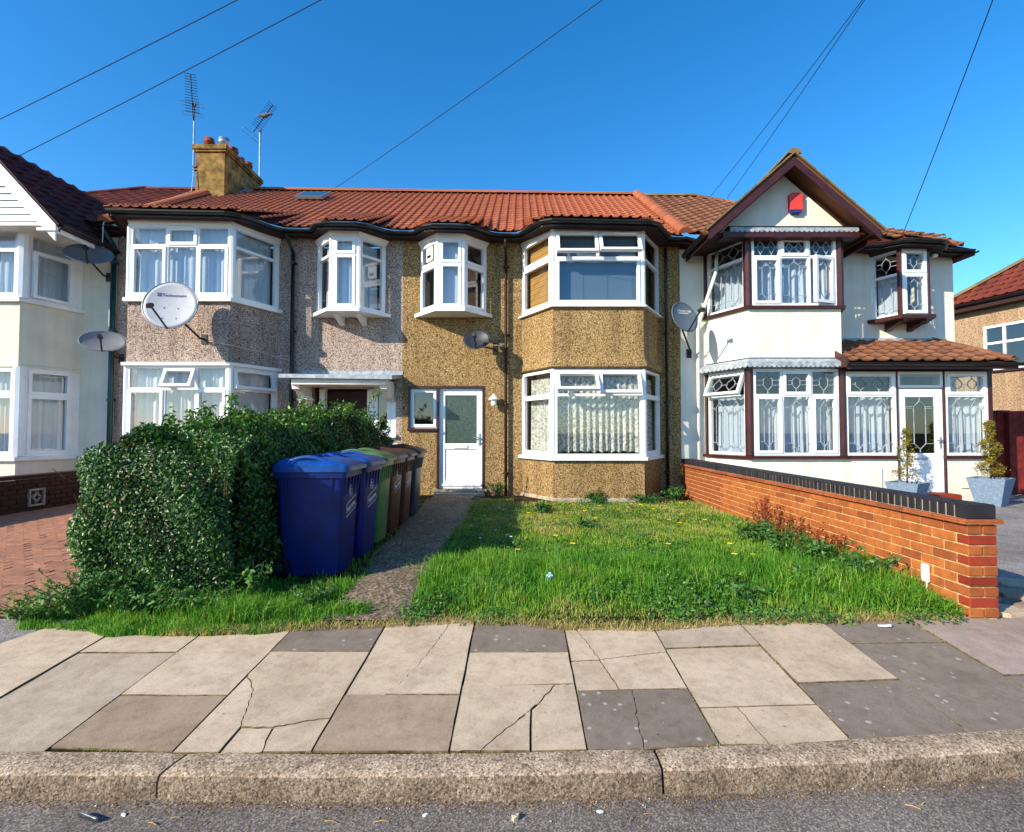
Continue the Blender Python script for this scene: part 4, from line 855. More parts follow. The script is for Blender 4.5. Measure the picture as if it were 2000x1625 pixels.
upv = (inn*3.2+Vector((0, 0, 2.5))).normalized(); nv = dr_.cross(upv); nv = nv if nv.z > 0 else -nv; SL = (inn*3.2+Vector((0, 0, 2.5))).length
for r_ in range(12):
    f = r_/12; st_ = f*3.2; n_t = int(((Q1-Q0).length-st_)/.31)
    for j in range(min(n_t, 12)):
        o = Q0+dr_*(st_+j*.31+.05)+upv*(SL*f); m = Matrix(((dr_.x, upv.x, nv.x, o.x), (dr_.y, upv.y, nv.y, o.y), (dr_.z, upv.z, nv.z, o.z+.03), (0, 0, 0, 1))) @ Matrix.Diagonal((1.03, .95, 1, 1)); inst('roof_tile', TILE_M, rr, m)
ridge_line(rr, Q0+Vector((0, 0, .05)), T0+Vector((0, 0, .07)), RIDGE_B, .45, 'hip_tile')
# ------------------------------------------------------------------ ground
def smooth01(t): t = min(1, max(0, t)); return t*t*(3-2*t)
def gz(x, y):
    """garden level"""
    z = .09+.08*smooth01((y-3.7)/.7)+.02*smooth01((y-8)/2)
    return z+.012*math.sin(x*2.3+y*1.1)*math.sin(y*1.9-x)*smooth01((y-3.8)/.5)
def sheet(name, x0, x1, y0, y1, nx, ny, zf, mat):
    mb = MB(); vs = [(x0+(x1-x0)*i/nx, y0+(y1-y0)*j/ny) for j in range(ny+1) for i in range(nx+1)]
    mb.add([(x, y, zf(x, y)) for x, y in vs], [(j*(nx+1)+i, j*(nx+1)+i+1, (j+1)*(nx+1)+i+1, (j+1)*(nx+1)+i) for j in range(ny) for i in range(nx)])
    o = link(name, mb.mesh(name, mat, True)); o['kind'] = 'structure'; return o
g = MB(); g.add([(-600, -600, -.2), (600, -600, -.2), (600, 600, -.2), (-600, 600, -.2)], [(0, 1, 2, 3)]); o = link('ground', g.mesh('ground', 'soil')); o['kind'] = 'structure'
KB = [(-8, 2.5), (-4.2, 2.42), (-2.364, 2.375), (-.73, 2.357), (0, 2.366), (.65, 2.394), (1.4, 2.441), (1.92, 2.489), (2.45, 2.535), (4, 2.70), (8, 3.2)]
KF = [(x, y-.165) for x, y in KB]
rd = MB(); n = len(KF); vs = [(x, y+.02, -.10) for x, y in KF]+[(x*1.5, -7, -.08) for x, y in KF]; rd.add(vs, [(i+n, i+1+n, i+1, i) for i in range(n-1)]); o = link('road', rd.mesh('road', 'asphalt')); o['kind'] = 'structure'
def kern(x, seq): return interp(seq, x)
# kerb stones
kb = empty('kerb', (0, 2.3, -.1), None, None); kb['kind'] = 'structure'
cuts = [-6.0, -3.3, -1.50, .615, 2.95, 5.2]
for a_, b_ in zip(cuts, cuts[1:]):
    xs = [a_+.006]; 
    while xs[-1] < b_-.12: xs.append(xs[-1]+.06)
    xs.append(b_-.006); mb = MB(); prof = [(.0, -.16), (.0, -.085), (.002, -.03), (.012, -.006), (.028, .002), (.09, .006), (.158, .004), (.162, -.16)]
    k = len(prof); vs = []; nx = len(xs)
    for i, x in enumerate(xs):
        e = .012 if i in (0, nx-1) else 0
        for j, (dy, z) in enumerate(prof):
            jit = .005 if 1 <= j <= 3 else .002
            yb = kern(x, KF)
            skew = (-.035*(1-dy/.16) if abs(b_+1.5) < .01 and i == nx-1 else 0)+(-.035*(1-dy/.16) if abs(a_+1.5) < .01 and i == 0 else 0)
            vs.append((x+skew, yb+dy*.98+(e if j < 4 else 0)+random.uniform(-jit, jit), z-(e*.6 if 1 < j < 7 else 0)+random.uniform(-jit, jit)*.6+.07*max(0, yb+.165-2.36)))
    fs = [(i*k+j, (i+1)*k+j, (i+1)*k+j+1, i*k+j+1) for i in range(nx-1) for j in range(k-1)]+[tuple(range(k))[::-1], tuple(range((nx-1)*k, nx*k))]
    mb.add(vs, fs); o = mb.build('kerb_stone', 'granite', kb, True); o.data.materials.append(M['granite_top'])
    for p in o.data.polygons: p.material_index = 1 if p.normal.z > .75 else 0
    md = o.modifiers.new('w', 'EDGE_SPLIT'); md.split_angle = R(42)
# pavement: bedding with every flagstone and broken piece of one laid on it
pz = lambda x, y: .07*(y-2.36)
pv = MB(); pv.add([(-8, 2.45, pz(0, 2.45)-.03), (8, 3.1, pz(0, 3.1)-.03), (8, 3.95, pz(0, 3.9)-.03), (-8, 3.8, pz(0, 3.8)-.03)], [(0, 1, 2, 3)])
pv.v = [(x, y, z) for x, y, z in pv.v]; vs = [(x, y-.01, pz(x, y)-.009) for x, y in KB]+[(x, 3.82, pz(x, 3.82)-.009) for x, y in KB]; pv = MB(); n = len(KB); pv.add(vs, [(i, i+1, i+1+n, i+n) for i in range(n-1)])
pvo = pv.build('pavement', 'jointsoil'); pvo['kind'] = 'structure'
def inset(poly, d):
    """d: one distance, or one per edge (edge i runs from point i to i+1)"""
    k = len(poly); A_ = sum(poly[i][0]*poly[(i+1) % k][1]-poly[(i+1) % k][0]*poly[i][1] for i in range(k)); d = d if isinstance(d, list) else [d]*k
    if A_ < 0: poly = poly[::-1]; d = (d[:-1][::-1]+d[-1:])
    out = []
    for i in range(k):
        p, q, r = Vector(poly[i-1]), Vector(poly[i]), Vector(poly[(i+1) % k]); e, f = (q-p).normalized(), (r-q).normalized()
        n1, n2 = Vector((-e.y, e.x)), Vector((-f.y, f.x)); m = n1*d[i-1]+n2*d[i]
        c_ = 1+n1.dot(n2); out.append(tuple(q+m/max(.6, c_)))
    return out, d
def jag(poly):
    """joints stay straight, cracks wander; both neighbours of a crack get the same line"""
    out, ds = [], []
    for i in range(len(poly)):
        p, q = Vector(poly[i]), Vector(poly[(i+1) % len(poly)]); L_ = (q-p).length
        joint = abs(p.x-q.x) < .012 or abs(p.y-q.y) < .05 and L_ > .2 or L_ > .5
        a_, b_ = sorted((tuple(p), tuple(q))); rr = random.Random(repr((round(a_[0], 2), round(a_[1], 2), round(b_[0], 2), round(b_[1], 2))))
        n_ = max(1, int(L_/(.11 if joint else .022))); A_, B_ = Vector(a_), Vector(b_); nv_ = Vector((-(B_-A_).y, (B_-A_).x)).normalized()
        am = .0022 if joint else .0055; line = [A_.lerp(B_, j/n_)+nv_*(rr.uniform(-am, am) if 0 < j < n_ else 0) for j in range(n_+1)]
        if a_ != tuple(p): line = line[::-1]
        for v in line[:-1]: out.append(tuple(v)); ds.append(.0038 if joint else .0018)
    return out, ds
XJ = [-2.78, -2.16, -1.575, -.945, -.32, .31, .93, 1.56, 2.16, 2.8]
def snap(x):
    for q in XJ:
        if abs(x-q) < .056: return q
    return x
for c_, poly in SLABS:
    poly = [(snap(x), y) for x, y in poly]
    jp, dd = jag(poly); p2, d2 = inset(jp, dd); dz = random.uniform(-.004, .004); tx, ty = random.uniform(-.005, .005), random.uniform(-.005, .005); cx = sum(q[0] for q in p2)/len(p2); cy = sum(q[1] for q in p2)/len(p2)
    zt = lambda x, y: pz(x, y)+dz+tx*(x-cx)+ty*(y-cy)
    mb = MB(); k = len(p2); p3, _ = inset(p2, [max(.0012, q*.6) for q in d2])
    mb.add([(x, y, pz(x, y)-.05) for x, y in p2]+[(x, y, zt(x, y)-.003) for x, y in p2]+[(x, y, zt(x, y)) for x, y in p3], [(i, (i+1) % k, k+(i+1) % k, k+i) for i in range(k)]+[(k+i, k+(i+1) % k, 2*k+(i+1) % k, 2*k+i) for i in range(k)]+[tuple(range(2*k, 3*k))])
    o = mb.build('paving_slab', 'slab_'+c_, pvo); o.data.materials.append(M['slab_edge'])
    for p in o.data.polygons: p.material_index = 0 if len(p.vertices) > 4 or p.normal.z > .98 else 1
# uneven stones at the foot of the brick wall
for cx, cy, r in ((3.62, 3.92, .2), (3.95, 3.95, .19), (4.3, 3.98, .2), (3.75, 4.22, .18), (4.12, 4.28, .2), (4.5, 4.3, .2), (4.7, 4.0, .2), (4.0, 4.55, .17), (4.4, 4.62, .2)):
    poly = [(cx+r*random.uniform(.75, 1.05)*math.cos(t), cy+r*.8*random.uniform(.75, 1.05)*math.sin(t)) for t in [6.283*i/6+.3 for i in range(6)]]
    mb = MB(); mb.prism(poly, .05, .115+random.uniform(0, .012)); mb.build('crazy_paving_stone', random.choice(['slab_c', 'slab_g', 'slab_p', 'slab_b']), pvo, bevel=.008)
# garden soil, path, driveways
FEDGE = [(-3.95, 3.62), (-3.3, 3.6), (-2.77, 3.48), (-2.15, 3.48), (-1.58, 3.55), (-.95, 3.62), (-.5, 3.68), (0, 3.66), (.31, 3.58), (.9, 3.56), (1.5, 3.65), (2.1, 3.69), (2.8, 3.73), (3.3, 3.75)]
sheet('garden_soil', -3.6, 3.3, 3.55, 10.42, 60, 58, lambda x, y: min(gz(x, y)-.012, pz(x, y)-.012 if y < 3.72 else 9), 'soil')
PL = lambda y: -1.46-.28*smooth01((y-3.7)/5)+.04*math.sin(y*3.1)
PR = lambda y: -.80-.03*math.sin(y*2.1+1)
pt = MB(); ny = 46
for j in range(ny+1):
    y = 3.72+(10.12-3.72)*j/ny
    for i in range(9):
        x = PL(y)+(PR(y)-PL(y))*i/8; pt.v.append((x, y, gz(x, y)+.012-(.03 if i in (0, 8) else 0)))
pt.f = [(j*9+i, j*9+i+1, (j+1)*9+i+1, (j+1)*9+i) for j in range(ny) for i in range(8)]
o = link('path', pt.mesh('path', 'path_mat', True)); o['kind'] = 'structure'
mb = MB(); mb.box(-1.72, -.72, 9.62, 10.1, .17, .198); tag(mb.build('doormat', 'rubber', bevel=.005), 'black rubber doormat in front of the white front door', 'doormat')
o = sheet('driveway', 3.4, 14, 3.8, 17, 20, 20, lambda x, y: .085+.1*smooth01((y-3.8)/5), 'drive_asphalt')
lv = lambda x, y: .07+.11*smooth01((y-3.7)/4)
ldv = sheet('block_driveway', -14, -3.4, 3.72, 10.42, 12, 12, lambda x, y: lv(x, y)-.03, 'mortar_dark')
tr = MB(); tr.add([(-9, 2.44, -.002), (-3.3, 2.4, -.004), (-3.1, 3.75, .092), (-9, 3.9, .1)], [(0, 1, 2, 3)]); o = link('driveway_apron', tr.mesh('driveway_apron', 'drive_asphalt')); o['kind'] = 'structure'
PB = MB(); PB.box(-.099, .099, -.049, .049, -.04, 0); PBm = PB.mesh('paver', 'paver'); cand = []
ca, sa = math.cos(R(8)), math.sin(R(8)); jn = MB()
for j in range(64):
    for i in range(40):
        u = -8+i*.206+(.103 if j % 2 else 0); v = j*.105; x = -3.9+u*ca*1.0+v*sa*-.0; y = 3.86+v
        x = -3.56+u+8-8.2; 
        if -10 < x < -3.5 and 3.8 < y < 10.3: cand.append((math.hypot(x, y), x, y))
vis = [c for c in cand if c[1] > -1.04*c[2]]; vis.sort(); rest = vis[290:]
for d_, x, y in vis[:290]:
    inst('paver', PBm, ldv, Matrix.Translation((x, y, lv(x, y)+random.uniform(-.004, .004))) @ Matrix.Rotation(random.uniform(-.02, .02), 4, 'Z') @ Matrix.Rotation(random.uniform(-.015, .015), 4, 'X'))
for d_, x, y in rest: z = lv(x, y)+random.uniform(-.003, .003); jn.box(x-.098, x+.098, y-.047, y+.047, z-.03, z)
o = link('far_pavers', jn.mesh('far_pavers', 'paver'), ldv); o['kind'] = 'stuff'
# ------------------------------------------------------------------ orange brick garden wall
def bricks(wall, courses, z0, xa, xb, ya, yb, mats, cap, near=lambda y: True):
    pass
Wr = empty('garden_wall', (3.37, 7, .1), 'orange brick garden wall topped with dark blue coping bricks beside the lawn', 'wall')
mb = MB(); mb.box(3.268, 3.467, 3.762, 10.38, .0, .78); mb.build('mortar_core', 'mortar', Wr)
def bmesh_(w, h, d, mat, name='brick'):
    b = MB(); b.box(-w/2, w/2, -d/2, d/2, -h/2, h/2); me = b.mesh(name, mat); bm = bmesh.new(); bm.from_mesh(me); bmesh.ops.bevel(bm, geom=list(bm.edges), offset=.004, segments=1, affect='EDGES'); bm.to_mesh(me); bm.free(); return me
Bs = {m: bmesh_(.1025, .065, .215, m) for m in ('brick_orange', 'brick_red')}; Bh = {m: bmesh_(.207, .065, .1025, m) for m in ('brick_orange', 'brick_red')}
Bhalf = bmesh_(.1025, .065, .1025, 'brick_orange')
nb = 0; restm = MB()
for c_ in range(9):
    z = .775-.0375-c_*.075; odd = c_ % 2; y = 3.75+(0 if odd else 0)
    if odd:  # quoin header across the end
        inst('brick', Bh['brick_red'], Wr, Matrix.Translation((3.3675, 3.75+.051, z))); y = 3.75+.1125
    first = not odd
    while y < 10.3:
        ln = .215
        m = Matrix.Translation((3.26+.051, y+ln/2, z)) @ Matrix.Translation((random.uniform(-.002, .002), 0, 0))
        mat_ = 'brick_orange'
        if y < 8.2 and nb < 285: inst('brick', Bs[mat_], Wr, m); nb += 1
        else: restm.add([m @ v.co for v in Bs[mat_].vertices], [tuple(p.vertices) for p in Bs[mat_].polygons])
        m2 = Matrix.Translation((3.475-.051, y+ln/2, z)); restm.add([m2 @ v.co for v in Bs[mat_].vertices], [tuple(p.vertices) for p in Bs[mat_].polygons])
        y += .225
o = link('further_bricks', restm.mesh('further_bricks', 'brick_orange'), Wr); o['kind'] = 'stuff'
for yy in range(22):
    y = 3.73+yy*.305; m_ = MB(); m_.box(3.225, 3.51, y, y+.3, .782, .797); m_.box(3.23, 3.505, y+.002, y+.298, .799, .814); m_.build('creasing_tile', 'creasing', Wr)
mb = MB(); mb.box(3.265, 3.471, 3.77, 10.38, .80, .905); mb.build('coping_mortar', 'concrete', Wr)
Bc = bmesh_(.218, .1, .066, 'brick_blue', 'coping_brick')
y = 3.77; ce = MB(); ce.box(3.258, 3.478, 3.755, 3.86, .815, .92); cb_ = ce.build('coping_end', 'brick_blue', Wr, bevel=.007)
y = 3.87
while y < 10.35: inst('coping_brick', Bc, Wr, Matrix.Translation((3.368, y+.033, .868)) @ Matrix.Rotation(random.uniform(-.02, .02), 4, 'Z')); y += .0765
mb = MB(); mb.box(3.235, 3.258, 4.10, 4.17, .255, .395); jb = mb.build('junction_box', 'whitepaint', bevel=.006); tag(jb, 'small white junction box fixed to the orange brick wall', 'box')
mb = MB(); mb.tube([(3.252, 4.13, .26), (3.252, 4.13, .1)], .005, 6); mb.build('cable_tail', 'whitecable', jb)
# ------------------------------------------------------------------ dark brick wall with screen block by the driveway
Wl = empty('garden_wall', (-7.9, 8, .1), 'low dark brown brick wall with a pierced screen block by the brick driveway', 'wall')
pl = Pl((-7.9, 5.6), (-7.9, 10.38)); mb = MB(); pl.box(mb, 0, pl.W, .05, .66, -.2, -.01); mb.build('mortar_core', 'mortar_dark', Wl)
Bd = bmesh_(.215, .065, .1025, 'brick_dark'); rz = math.atan2(pl.d.y, pl.d.x)
HB0 = 2.8
for c_ in range(8):
    z = .13+c_*.075; u = .0 if c_ % 2 else .11
    while u < pl.W-.1:
        if not (HB0-.2 < u+.107 < HB0+.2 and .22 < z < .55):
            q = pl.p(u+.107, z, -.045); inst('brick', Bd, Wl, Matrix.Translation(q) @ Matrix.Rotation(rz, 4, 'Z'))
        u += .225
mb = MB(); pl.box(mb, -.02, pl.W+.02, .70, .76, -.23, .03); mb.build('coping', 'brick_dark', Wl, bevel=.01)
sb = MB(); h0, h1 = .25, .53
for a0, a1, b0, b1 in ((-.14, .14, 0, .03), (-.14, .14, .25, .28), (-.14, -.11, .03, .25), (.11, .14, .03, .25)): pl.box(sb, HB0+a0, HB0+a1, h0+b0, h0+b1, -.02, .025)
for k in range(4):
    cxs, sgn = (-1 if k % 2 else 1), (-1 if k > 1 else 1)
    pts = [(HB0+cxs*(.11-.11*math.sin(t)), .39+sgn*(.11-.11*math.cos(t))) for t in [1.5708*j/6 for j in range(7)]]
    for p, q in zip(pts, pts[1:]):
        A_ = Vector(p); B_ = Vector(q); e = (B_-A_).normalized(); f = Vector((-e.y, e.x))*.014; cc = [A_-f, B_-f, B_+f, A_+f]
        sb.hexa([pl.p(v.x, v.y, .02) for v in cc]+[pl.p(v.x, v.y, -.02) for v in cc])
sb.build('screen_block', 'concrete', Wl)
# ------------------------------------------------------------------ red board fence
Fn = empty('fence', (10.2, 10.6, .15), 'dark red vertical board fence beside the white porch', 'fence')
FB = MB(); FB.box(0, .142, 0, .018, .15, 1.9); x = 8.95; i = 0
while x < 13:
    top = 1.9+random.uniform(-.015, .015); b_ = MB(); y = 10.55+.01*(i % 2)
    if i in (9, 10, 11): pass
    b_.box(x, x+.145, y, y+.02, .17, top); b_.build('board', 'fencewood', Fn); x += .148; i += 1
mb = MB(); mb.box(8.95, 13, 10.58, 10.63, .5, .6); mb.box(8.95, 13, 10.58, 10.63, 1.5, 1.6); mb.build('rail', 'fencewood', Fn)
mb = MB(); mb.box(9.98, 10.08, 10.44, 10.54, .15, 1.85); mb.build('gate_post', 'fencewood', Fn)
mb = MB(); mb.box(10.08, 10.9, 10.47, 10.5, .22, 1.42); mb.build('gate_panel', 'fencewood', Fn)
# ------------------------------------------------------------------ foliage helpers (numpy meshes with a per-leaf tint)
def np_mesh(name, verts, faces, tint, mat, nper):
    me = bpy.data.meshes.new(name); nv, nf = len(verts), len(faces); k = faces.shape[1]
    me.vertices.add(nv); me.vertices.foreach_set('co', verts.astype(np.float32).ravel())
    me.loops.add(nf*k); me.loops.foreach_set('vertex_index', faces.astype(np.int32).ravel())
    me.polygons.add(nf); me.polygons.foreach_set('loop_start', np.arange(0, nf*k, k, dtype=np.int32))
    a = me.attributes.new('tint', 'FLOAT', 'POINT'); a.data.foreach_set('value', np.repeat(tint, nper).astype(np.float32))
    me.materials.append(M[mat]); me.update(); me.validate(); return me
def unit(v): return v/np.maximum(1e-9, np.linalg.norm(v, axis=1, keepdims=True))
def leaves(name, pos, nrm, size, tint, mat, parent=None, aspect=.5, tilt=.7):
    """one folded, pointed leaf of four triangles at each position"""
    n = len(pos); d = unit(rng.normal(size=(n, 3))); nn = unit(nrm+tilt*rng.normal(size=(n, 3))*.7)
    d = unit(d-nn*(d*nn).sum(1, keepdims=True)); s = np.cross(nn, d); L = size[:, None]
    w = L*aspect
    b = pos; tip = pos+d*L-nn*L*.12; m1 = pos+d*L*.5+nn*L*.02; l = pos+d*L*.45+s*w*.5+nn*L*.1; r = pos+d*L*.45-s*w*.5+nn*L*.1
    v = np.stack([b, l, tip, r, m1], 1).reshape(-1, 3); i0 = (np.arange(n)*5)[:, None]
    f = np.concatenate([i0+np.array([[0, 4, 1]]), i0+np.array([[1, 4, 2]]), i0+np.array([[0, 3, 4]]), i0+np.array([[3, 2, 4]])], 0)
    return link(name, np_mesh(name, v, f, tint, mat, 5), parent)
def blades(name, pos, h, lean, width, tint, mat, parent=None):
    n = len(pos); a = rng.uniform(0, 2*np.pi, n); d = np.stack([np.cos(a), np.sin(a), np.zeros(n)], 1); b = rng.uniform(0, 2*np.pi, n); s = np.stack([np.cos(b), np.sin(b), np.zeros(n)], 1)
    H = h[:, None]; W = width[:, None]; Z = np.array([[0, 0, 1.]]); ln = lean[:, None]
    p1 = pos+Z*H*.55+d*H*ln*.25; p2 = pos+Z*H*(1-.35*ln)+d*H*ln*.8
    v = np.stack([pos-s*W, pos+s*W, p1-s*W*.8, p1+s*W*.8, p2], 1).reshape(-1, 3); i0 = (np.arange(n)*5)[:, None]
    f = np.concatenate([i0+np.array([[0, 1, 3]]), i0+np.array([[0, 3, 2]]), i0+np.array([[2, 3, 4]])], 0)
    return link(name, np_mesh(name, v, f, tint, mat, 5), parent)
def vnoise(x, y, s, seed=0):
    return (np.sin(x*s*1.7+seed)+np.sin(y*s*2.1+seed*1.3+x*s*.6)+np.sin((x+y)*s*1.13+seed*2.1)+np.sin((x-1.4*y)*s*2.7+seed))/4
gzv = np.vectorize(gz); PLv, PRv = np.vectorize(PL), np.vectorize(PR)
# ------------------------------------------------------------------ hedge
Hd = empty('hedge', (-3.0, 6.9, .15), 'thick dark green leafy hedge behind the row of wheelie bins', 'hedge')
HX0, HX1, HY0, HY1 = -3.62, -2.24, 4.04, 9.05
def htop(x, y): return interp([(0, 1.40), (4.1, 1.40), (5, 1.52), (7, 1.68), (8.3, 1.70), (9.1, 1.45), (12, 1.4)], y)+.05*math.sin(y*2.3+x)+.04*math.sin(x*4+y*5)
mb = MB(); ny = 24; ring = 7; vs = []
for j in range(ny+1):
    y = HY0+.28+(HY1-HY0-.5)*j/ny; t = htop(-3, y)-.28
    for x, z in ((-3.26, .1), (-3.32, .5), (-3.26, t-.15), (-3.0, t), (-2.75, t-.06), (-2.58, t-.4), (-2.62, .1)): vs.append((x+.05*math.sin(y*5+z*7), y, z))
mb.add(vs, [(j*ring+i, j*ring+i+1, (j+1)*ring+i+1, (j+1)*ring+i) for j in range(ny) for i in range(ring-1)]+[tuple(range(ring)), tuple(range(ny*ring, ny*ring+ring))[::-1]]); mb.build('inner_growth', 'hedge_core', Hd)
P_, Nn, Sz, Tn = [], [], [], []
def shell(n, fn, size):
    """fn(u,v) -> point, normal on the hedge face; leaves scatter inwards from it"""
    for _ in range(n):
        p, q = fn(random.random(), random.random()); 
        dpt = abs(random.gauss(0, .075)); bump = .05*math.sin(p[0]*5+p[2]*4+p[1])*math.sin(p[1]*4+p[2]*6)+.03*math.sin(p[1]*9+p[0]*11+p[2]*7)
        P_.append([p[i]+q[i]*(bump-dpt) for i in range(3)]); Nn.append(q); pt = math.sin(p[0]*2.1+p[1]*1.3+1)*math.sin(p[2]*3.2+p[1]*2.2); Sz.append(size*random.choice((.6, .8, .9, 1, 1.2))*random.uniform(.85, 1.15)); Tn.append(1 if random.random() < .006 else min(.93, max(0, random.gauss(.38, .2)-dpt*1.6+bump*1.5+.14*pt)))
def rnd(x, z, y):  # rounds shoulders and the front corners
    t = htop(x, y); return t
def f_front(u, v):
    z = .22+(htop(-3, 4.3)-.22-.16*max(0, (.35-u)/.35)**2)*v; r = .3*max(0, (v-.7)/.3)**2; bulge = .12*math.sin(v*3)
    x = HX0-.02+(HX1-HX0)*u; cor = (.4 if u < .5 else .08)*(max(0, (abs(u-.5)-.25)/.25))**2
    return (x, HY0+r+cor-bulge, z), (.9*(u-.5)*(1 if cor > 0 else .3), -1, .25+.5*max(0, v-.7))
def f_right(u, v):
    y = HY0+.1+(HY1-HY0-.1)*u; z = .25+(htop(HX1, y)-.25)*v; r = .25*max(0, (v-.75)/.25)**2
    return (HX1-r+.06*math.sin(y*3), y, z), (1, -.1, .2+.6*max(0, v-.7))
def f_left(u, v):
    y = HY0+.1+(HY1-HY0-.1)*u; z = .2+(htop(HX0, y)-.2)*v; r = .3*max(0, (v-.7)/.3)**2
    return (HX0+.06+r-.1*math.sin(v*3.1)+.35*max(0, (.06-u)/.06), y, z), (-1, -.1, .2)
def f_top(u, v):
    y = HY0+.1+(HY1-HY0-.1)*u; x = HX0+.1+(HX1-HX0-.2)*v; return (x, y, htop(x, y)-.22*(2*abs(v-.5))**3), ((v-.5)*.8, 0, 1)
def f_end(u, v): return (HX0+(HX1-HX0)*u, HY1-.1, .2+1.5*v), (0, 1, .2)
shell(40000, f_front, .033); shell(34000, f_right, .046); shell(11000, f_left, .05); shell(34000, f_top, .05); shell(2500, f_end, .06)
# ragged new shoots on top
sh = MB()
for _ in range(150):
    y = random.uniform(4.6, 8.9); x = random.uniform(HX0+.2, HX1-.1); t = htop(x, y)-.05; h = random.uniform(.05, .2); lx, ly = random.uniform(-.06, .06), random.uniform(-.05, .05)
    sh.tube([(x, y, t-.12), (x+lx*.4, y+ly*.4, t+h*.5), (x+lx, y+ly, t+h)], .004, 4, .002)
    for k in range(int(16+h*90)):
        f = random.random(); P_.append([x+lx*f+random.gauss(0, .02), y+ly*f+random.gauss(0, .02), t+h*f+random.gauss(0, .015)]); Nn.append((random.gauss(0, .6), random.gauss(0, .6), .8)); Sz.append(random.uniform(.04, .065)); Tn.append(min(1, random.gauss(.66, .14)))
for x, y, h, lx in ((-3.0, 5.3, .36, .02), (-2.62, 8.4, .62, .32), (-3.0, 8.6, .5, .12), (-3.35, 8.7, .42, .1), (-3.15, 7.3, .36, .05)):
    t = htop(x, y)-.1; sh.tube([(x, y, t-.2), (x+lx*.35, y, t+h*.5), (x+lx, y, t+h)], .008, 5, .004)
    for k in range(60):
        f = random.uniform(.35, 1); P_.append([x+lx*f**1.4+random.gauss(0, .03), y+random.gauss(0, .03), t+h*f]); Nn.append((random.gauss(0, .6), random.gauss(0, .6), .8)); Sz.append(random.uniform(.045, .07)); Tn.append(.75)
sh.build('twigs', 'bark', Hd)['kind'] = 'stuff'
# lower stems
st = MB()
for _ in range(22):
    x, y = random.uniform(HX0+.15, HX1-.1), HY0+random.uniform(.1, .5); st.tube([(x, y, .12), (x+random.uniform(-.08, .08), y+.02, .4), (x+random.uniform(-.15, .15), y-.05, .75)], .014, 5, .007)
for _ in range(90):
    p, q = random.choice((f_front, f_right, f_top))(random.random(), random.uniform(.1, .9)); L_ = random.uniform(.1, .26); d_ = Vector((random.uniform(-.6, .6), random.uniform(-.4, .4), random.uniform(.2, 1))).normalized()
    a_ = Vector(p)-Vector(q).normalized()*.05; st.tube([a_, a_+d_*L_*.5+Vector(q).normalized()*.03, a_+d_*L_], .005, 4, .002)
st.build('stems', 'bark', Hd)['kind'] = 'stuff'
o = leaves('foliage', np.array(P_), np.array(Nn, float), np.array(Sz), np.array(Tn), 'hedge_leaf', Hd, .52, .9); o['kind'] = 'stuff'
# ------------------------------------------------------------------ lawn
def scatter(n, x0, x1, y0, y1, keep):
    x = rng.uniform(x0, x1, n); y = rng.uniform(y0, y1, n); m = keep(x, y); return x[m], y[m]
n0 = 185000
x = rng.uniform(-3.5, 3.24, n0); u = rng.uniform(0, 1, n0); y = 3.47+6.3*u**1.6
front = .10+.05*vnoise(x, y, 1.6, 3)
patch = vnoise(x, y, 1.3, 1.2)
inpath = (x > PLv(y)+.06) & (x < PRv(y)-.05)
edge = np.minimum(np.abs(x-PLv(y)), np.abs(x-PRv(y)))
bins_ = (x > -2.25) & (x < PLv(y)+.05) & (y > 4.45)
hed = (x > -3.6) & (x < -2.2) & (y > 4.2)
bay_ = (y > 9.3) & (x > -.1)
keep = ~(inpath & (rng.uniform(0, 1, n0) > .02)) & ~hed & ~bay_ & ~(bins_ & (rng.uniform(0, 1, n0) > .16)) & (y > np.interp(x, [q[0] for q in FEDGE], [q[1] for q in FEDGE])+.03*vnoise(x, x*0, 7, .3))
pathfront = inpath & (y < 3.95) & (y > 3.7); keep |= pathfront & (rng.uniform(0, 1, n0) < .6)
x, y, patch = x[keep], y[keep], patch[keep]; n = len(x)
longz = np.clip(1-np.abs(y-4.75)/.85, 0, 1)*(x > -.95)+.6*((x > 2.7) & (y > 4.0))+.3*((x < -1.3) & (y < 4.3) & (y > 3.8))
wear = np.clip((4.05+.16*vnoise(x, y, 3, 5)-y)/.3, 0, 1)*(x > -1.5)
clump = np.clip(vnoise(x, y, 5.5, 4)+.6*vnoise(x, y, 11, 2), -1, 1)
h = (.05+.03*np.clip(patch, -1, 1)+.03*clump+(.07+.05*clump)*longz)*rng.uniform(.6, 1.35, n)*(1-.68*wear)
h = np.clip(h*np.clip(1.2-.16*(y-4), .5, 1.15), .016, .22)
tint = np.clip(.40+.2*patch+.18*clump+.16*rng.normal(size=n)+.4*wear*(rng.uniform(0, 1, n) < .6)+.32*np.clip((y-5.4)/1.6, 0, 1)-.10*longz, 0, 1)
pos = np.stack([x, y, gzv(x, y)-.012], 1)
gr = blades('grass', pos, h, np.clip(.45+.4*rng.normal(size=n), .05, 1.15), (.0022+.0012*rng.uniform(0, 1, n))*(1+.12*(y-3.7)), tint, 'grass_mat'); tag(gr, 'green lawn grass, longer near the pavement', 'grass', kind='stuff')
# clover and other low leaves
k = 26000; cxx = rng.uniform(-.9, 3.2, k); cyy = 3.65+5.9*rng.uniform(0, 1, k)**1.4; mm = (vnoise(cxx, cyy, 2.3, 9)+.5*vnoise(cxx, cyy, 6, 3) > .12) & ~((cyy > 9.3) & (cxx > -.1)); cxx, cyy = cxx[mm], cyy[mm]; k = len(cxx)
cl_ = leaves('clover', np.stack([cxx, cyy, gzv(cxx, cyy)+rng.uniform(.0, .07, k)], 1), np.tile([[0., -.2, 1.]], (k, 1)), rng.uniform(.018, .036, k), np.clip(rng.normal(.55, .22, k), 0, 1), 'weed_mat', None, .7, .6); tag(cl_, 'clover and low weeds spread through the lawn', 'clover', kind='stuff')
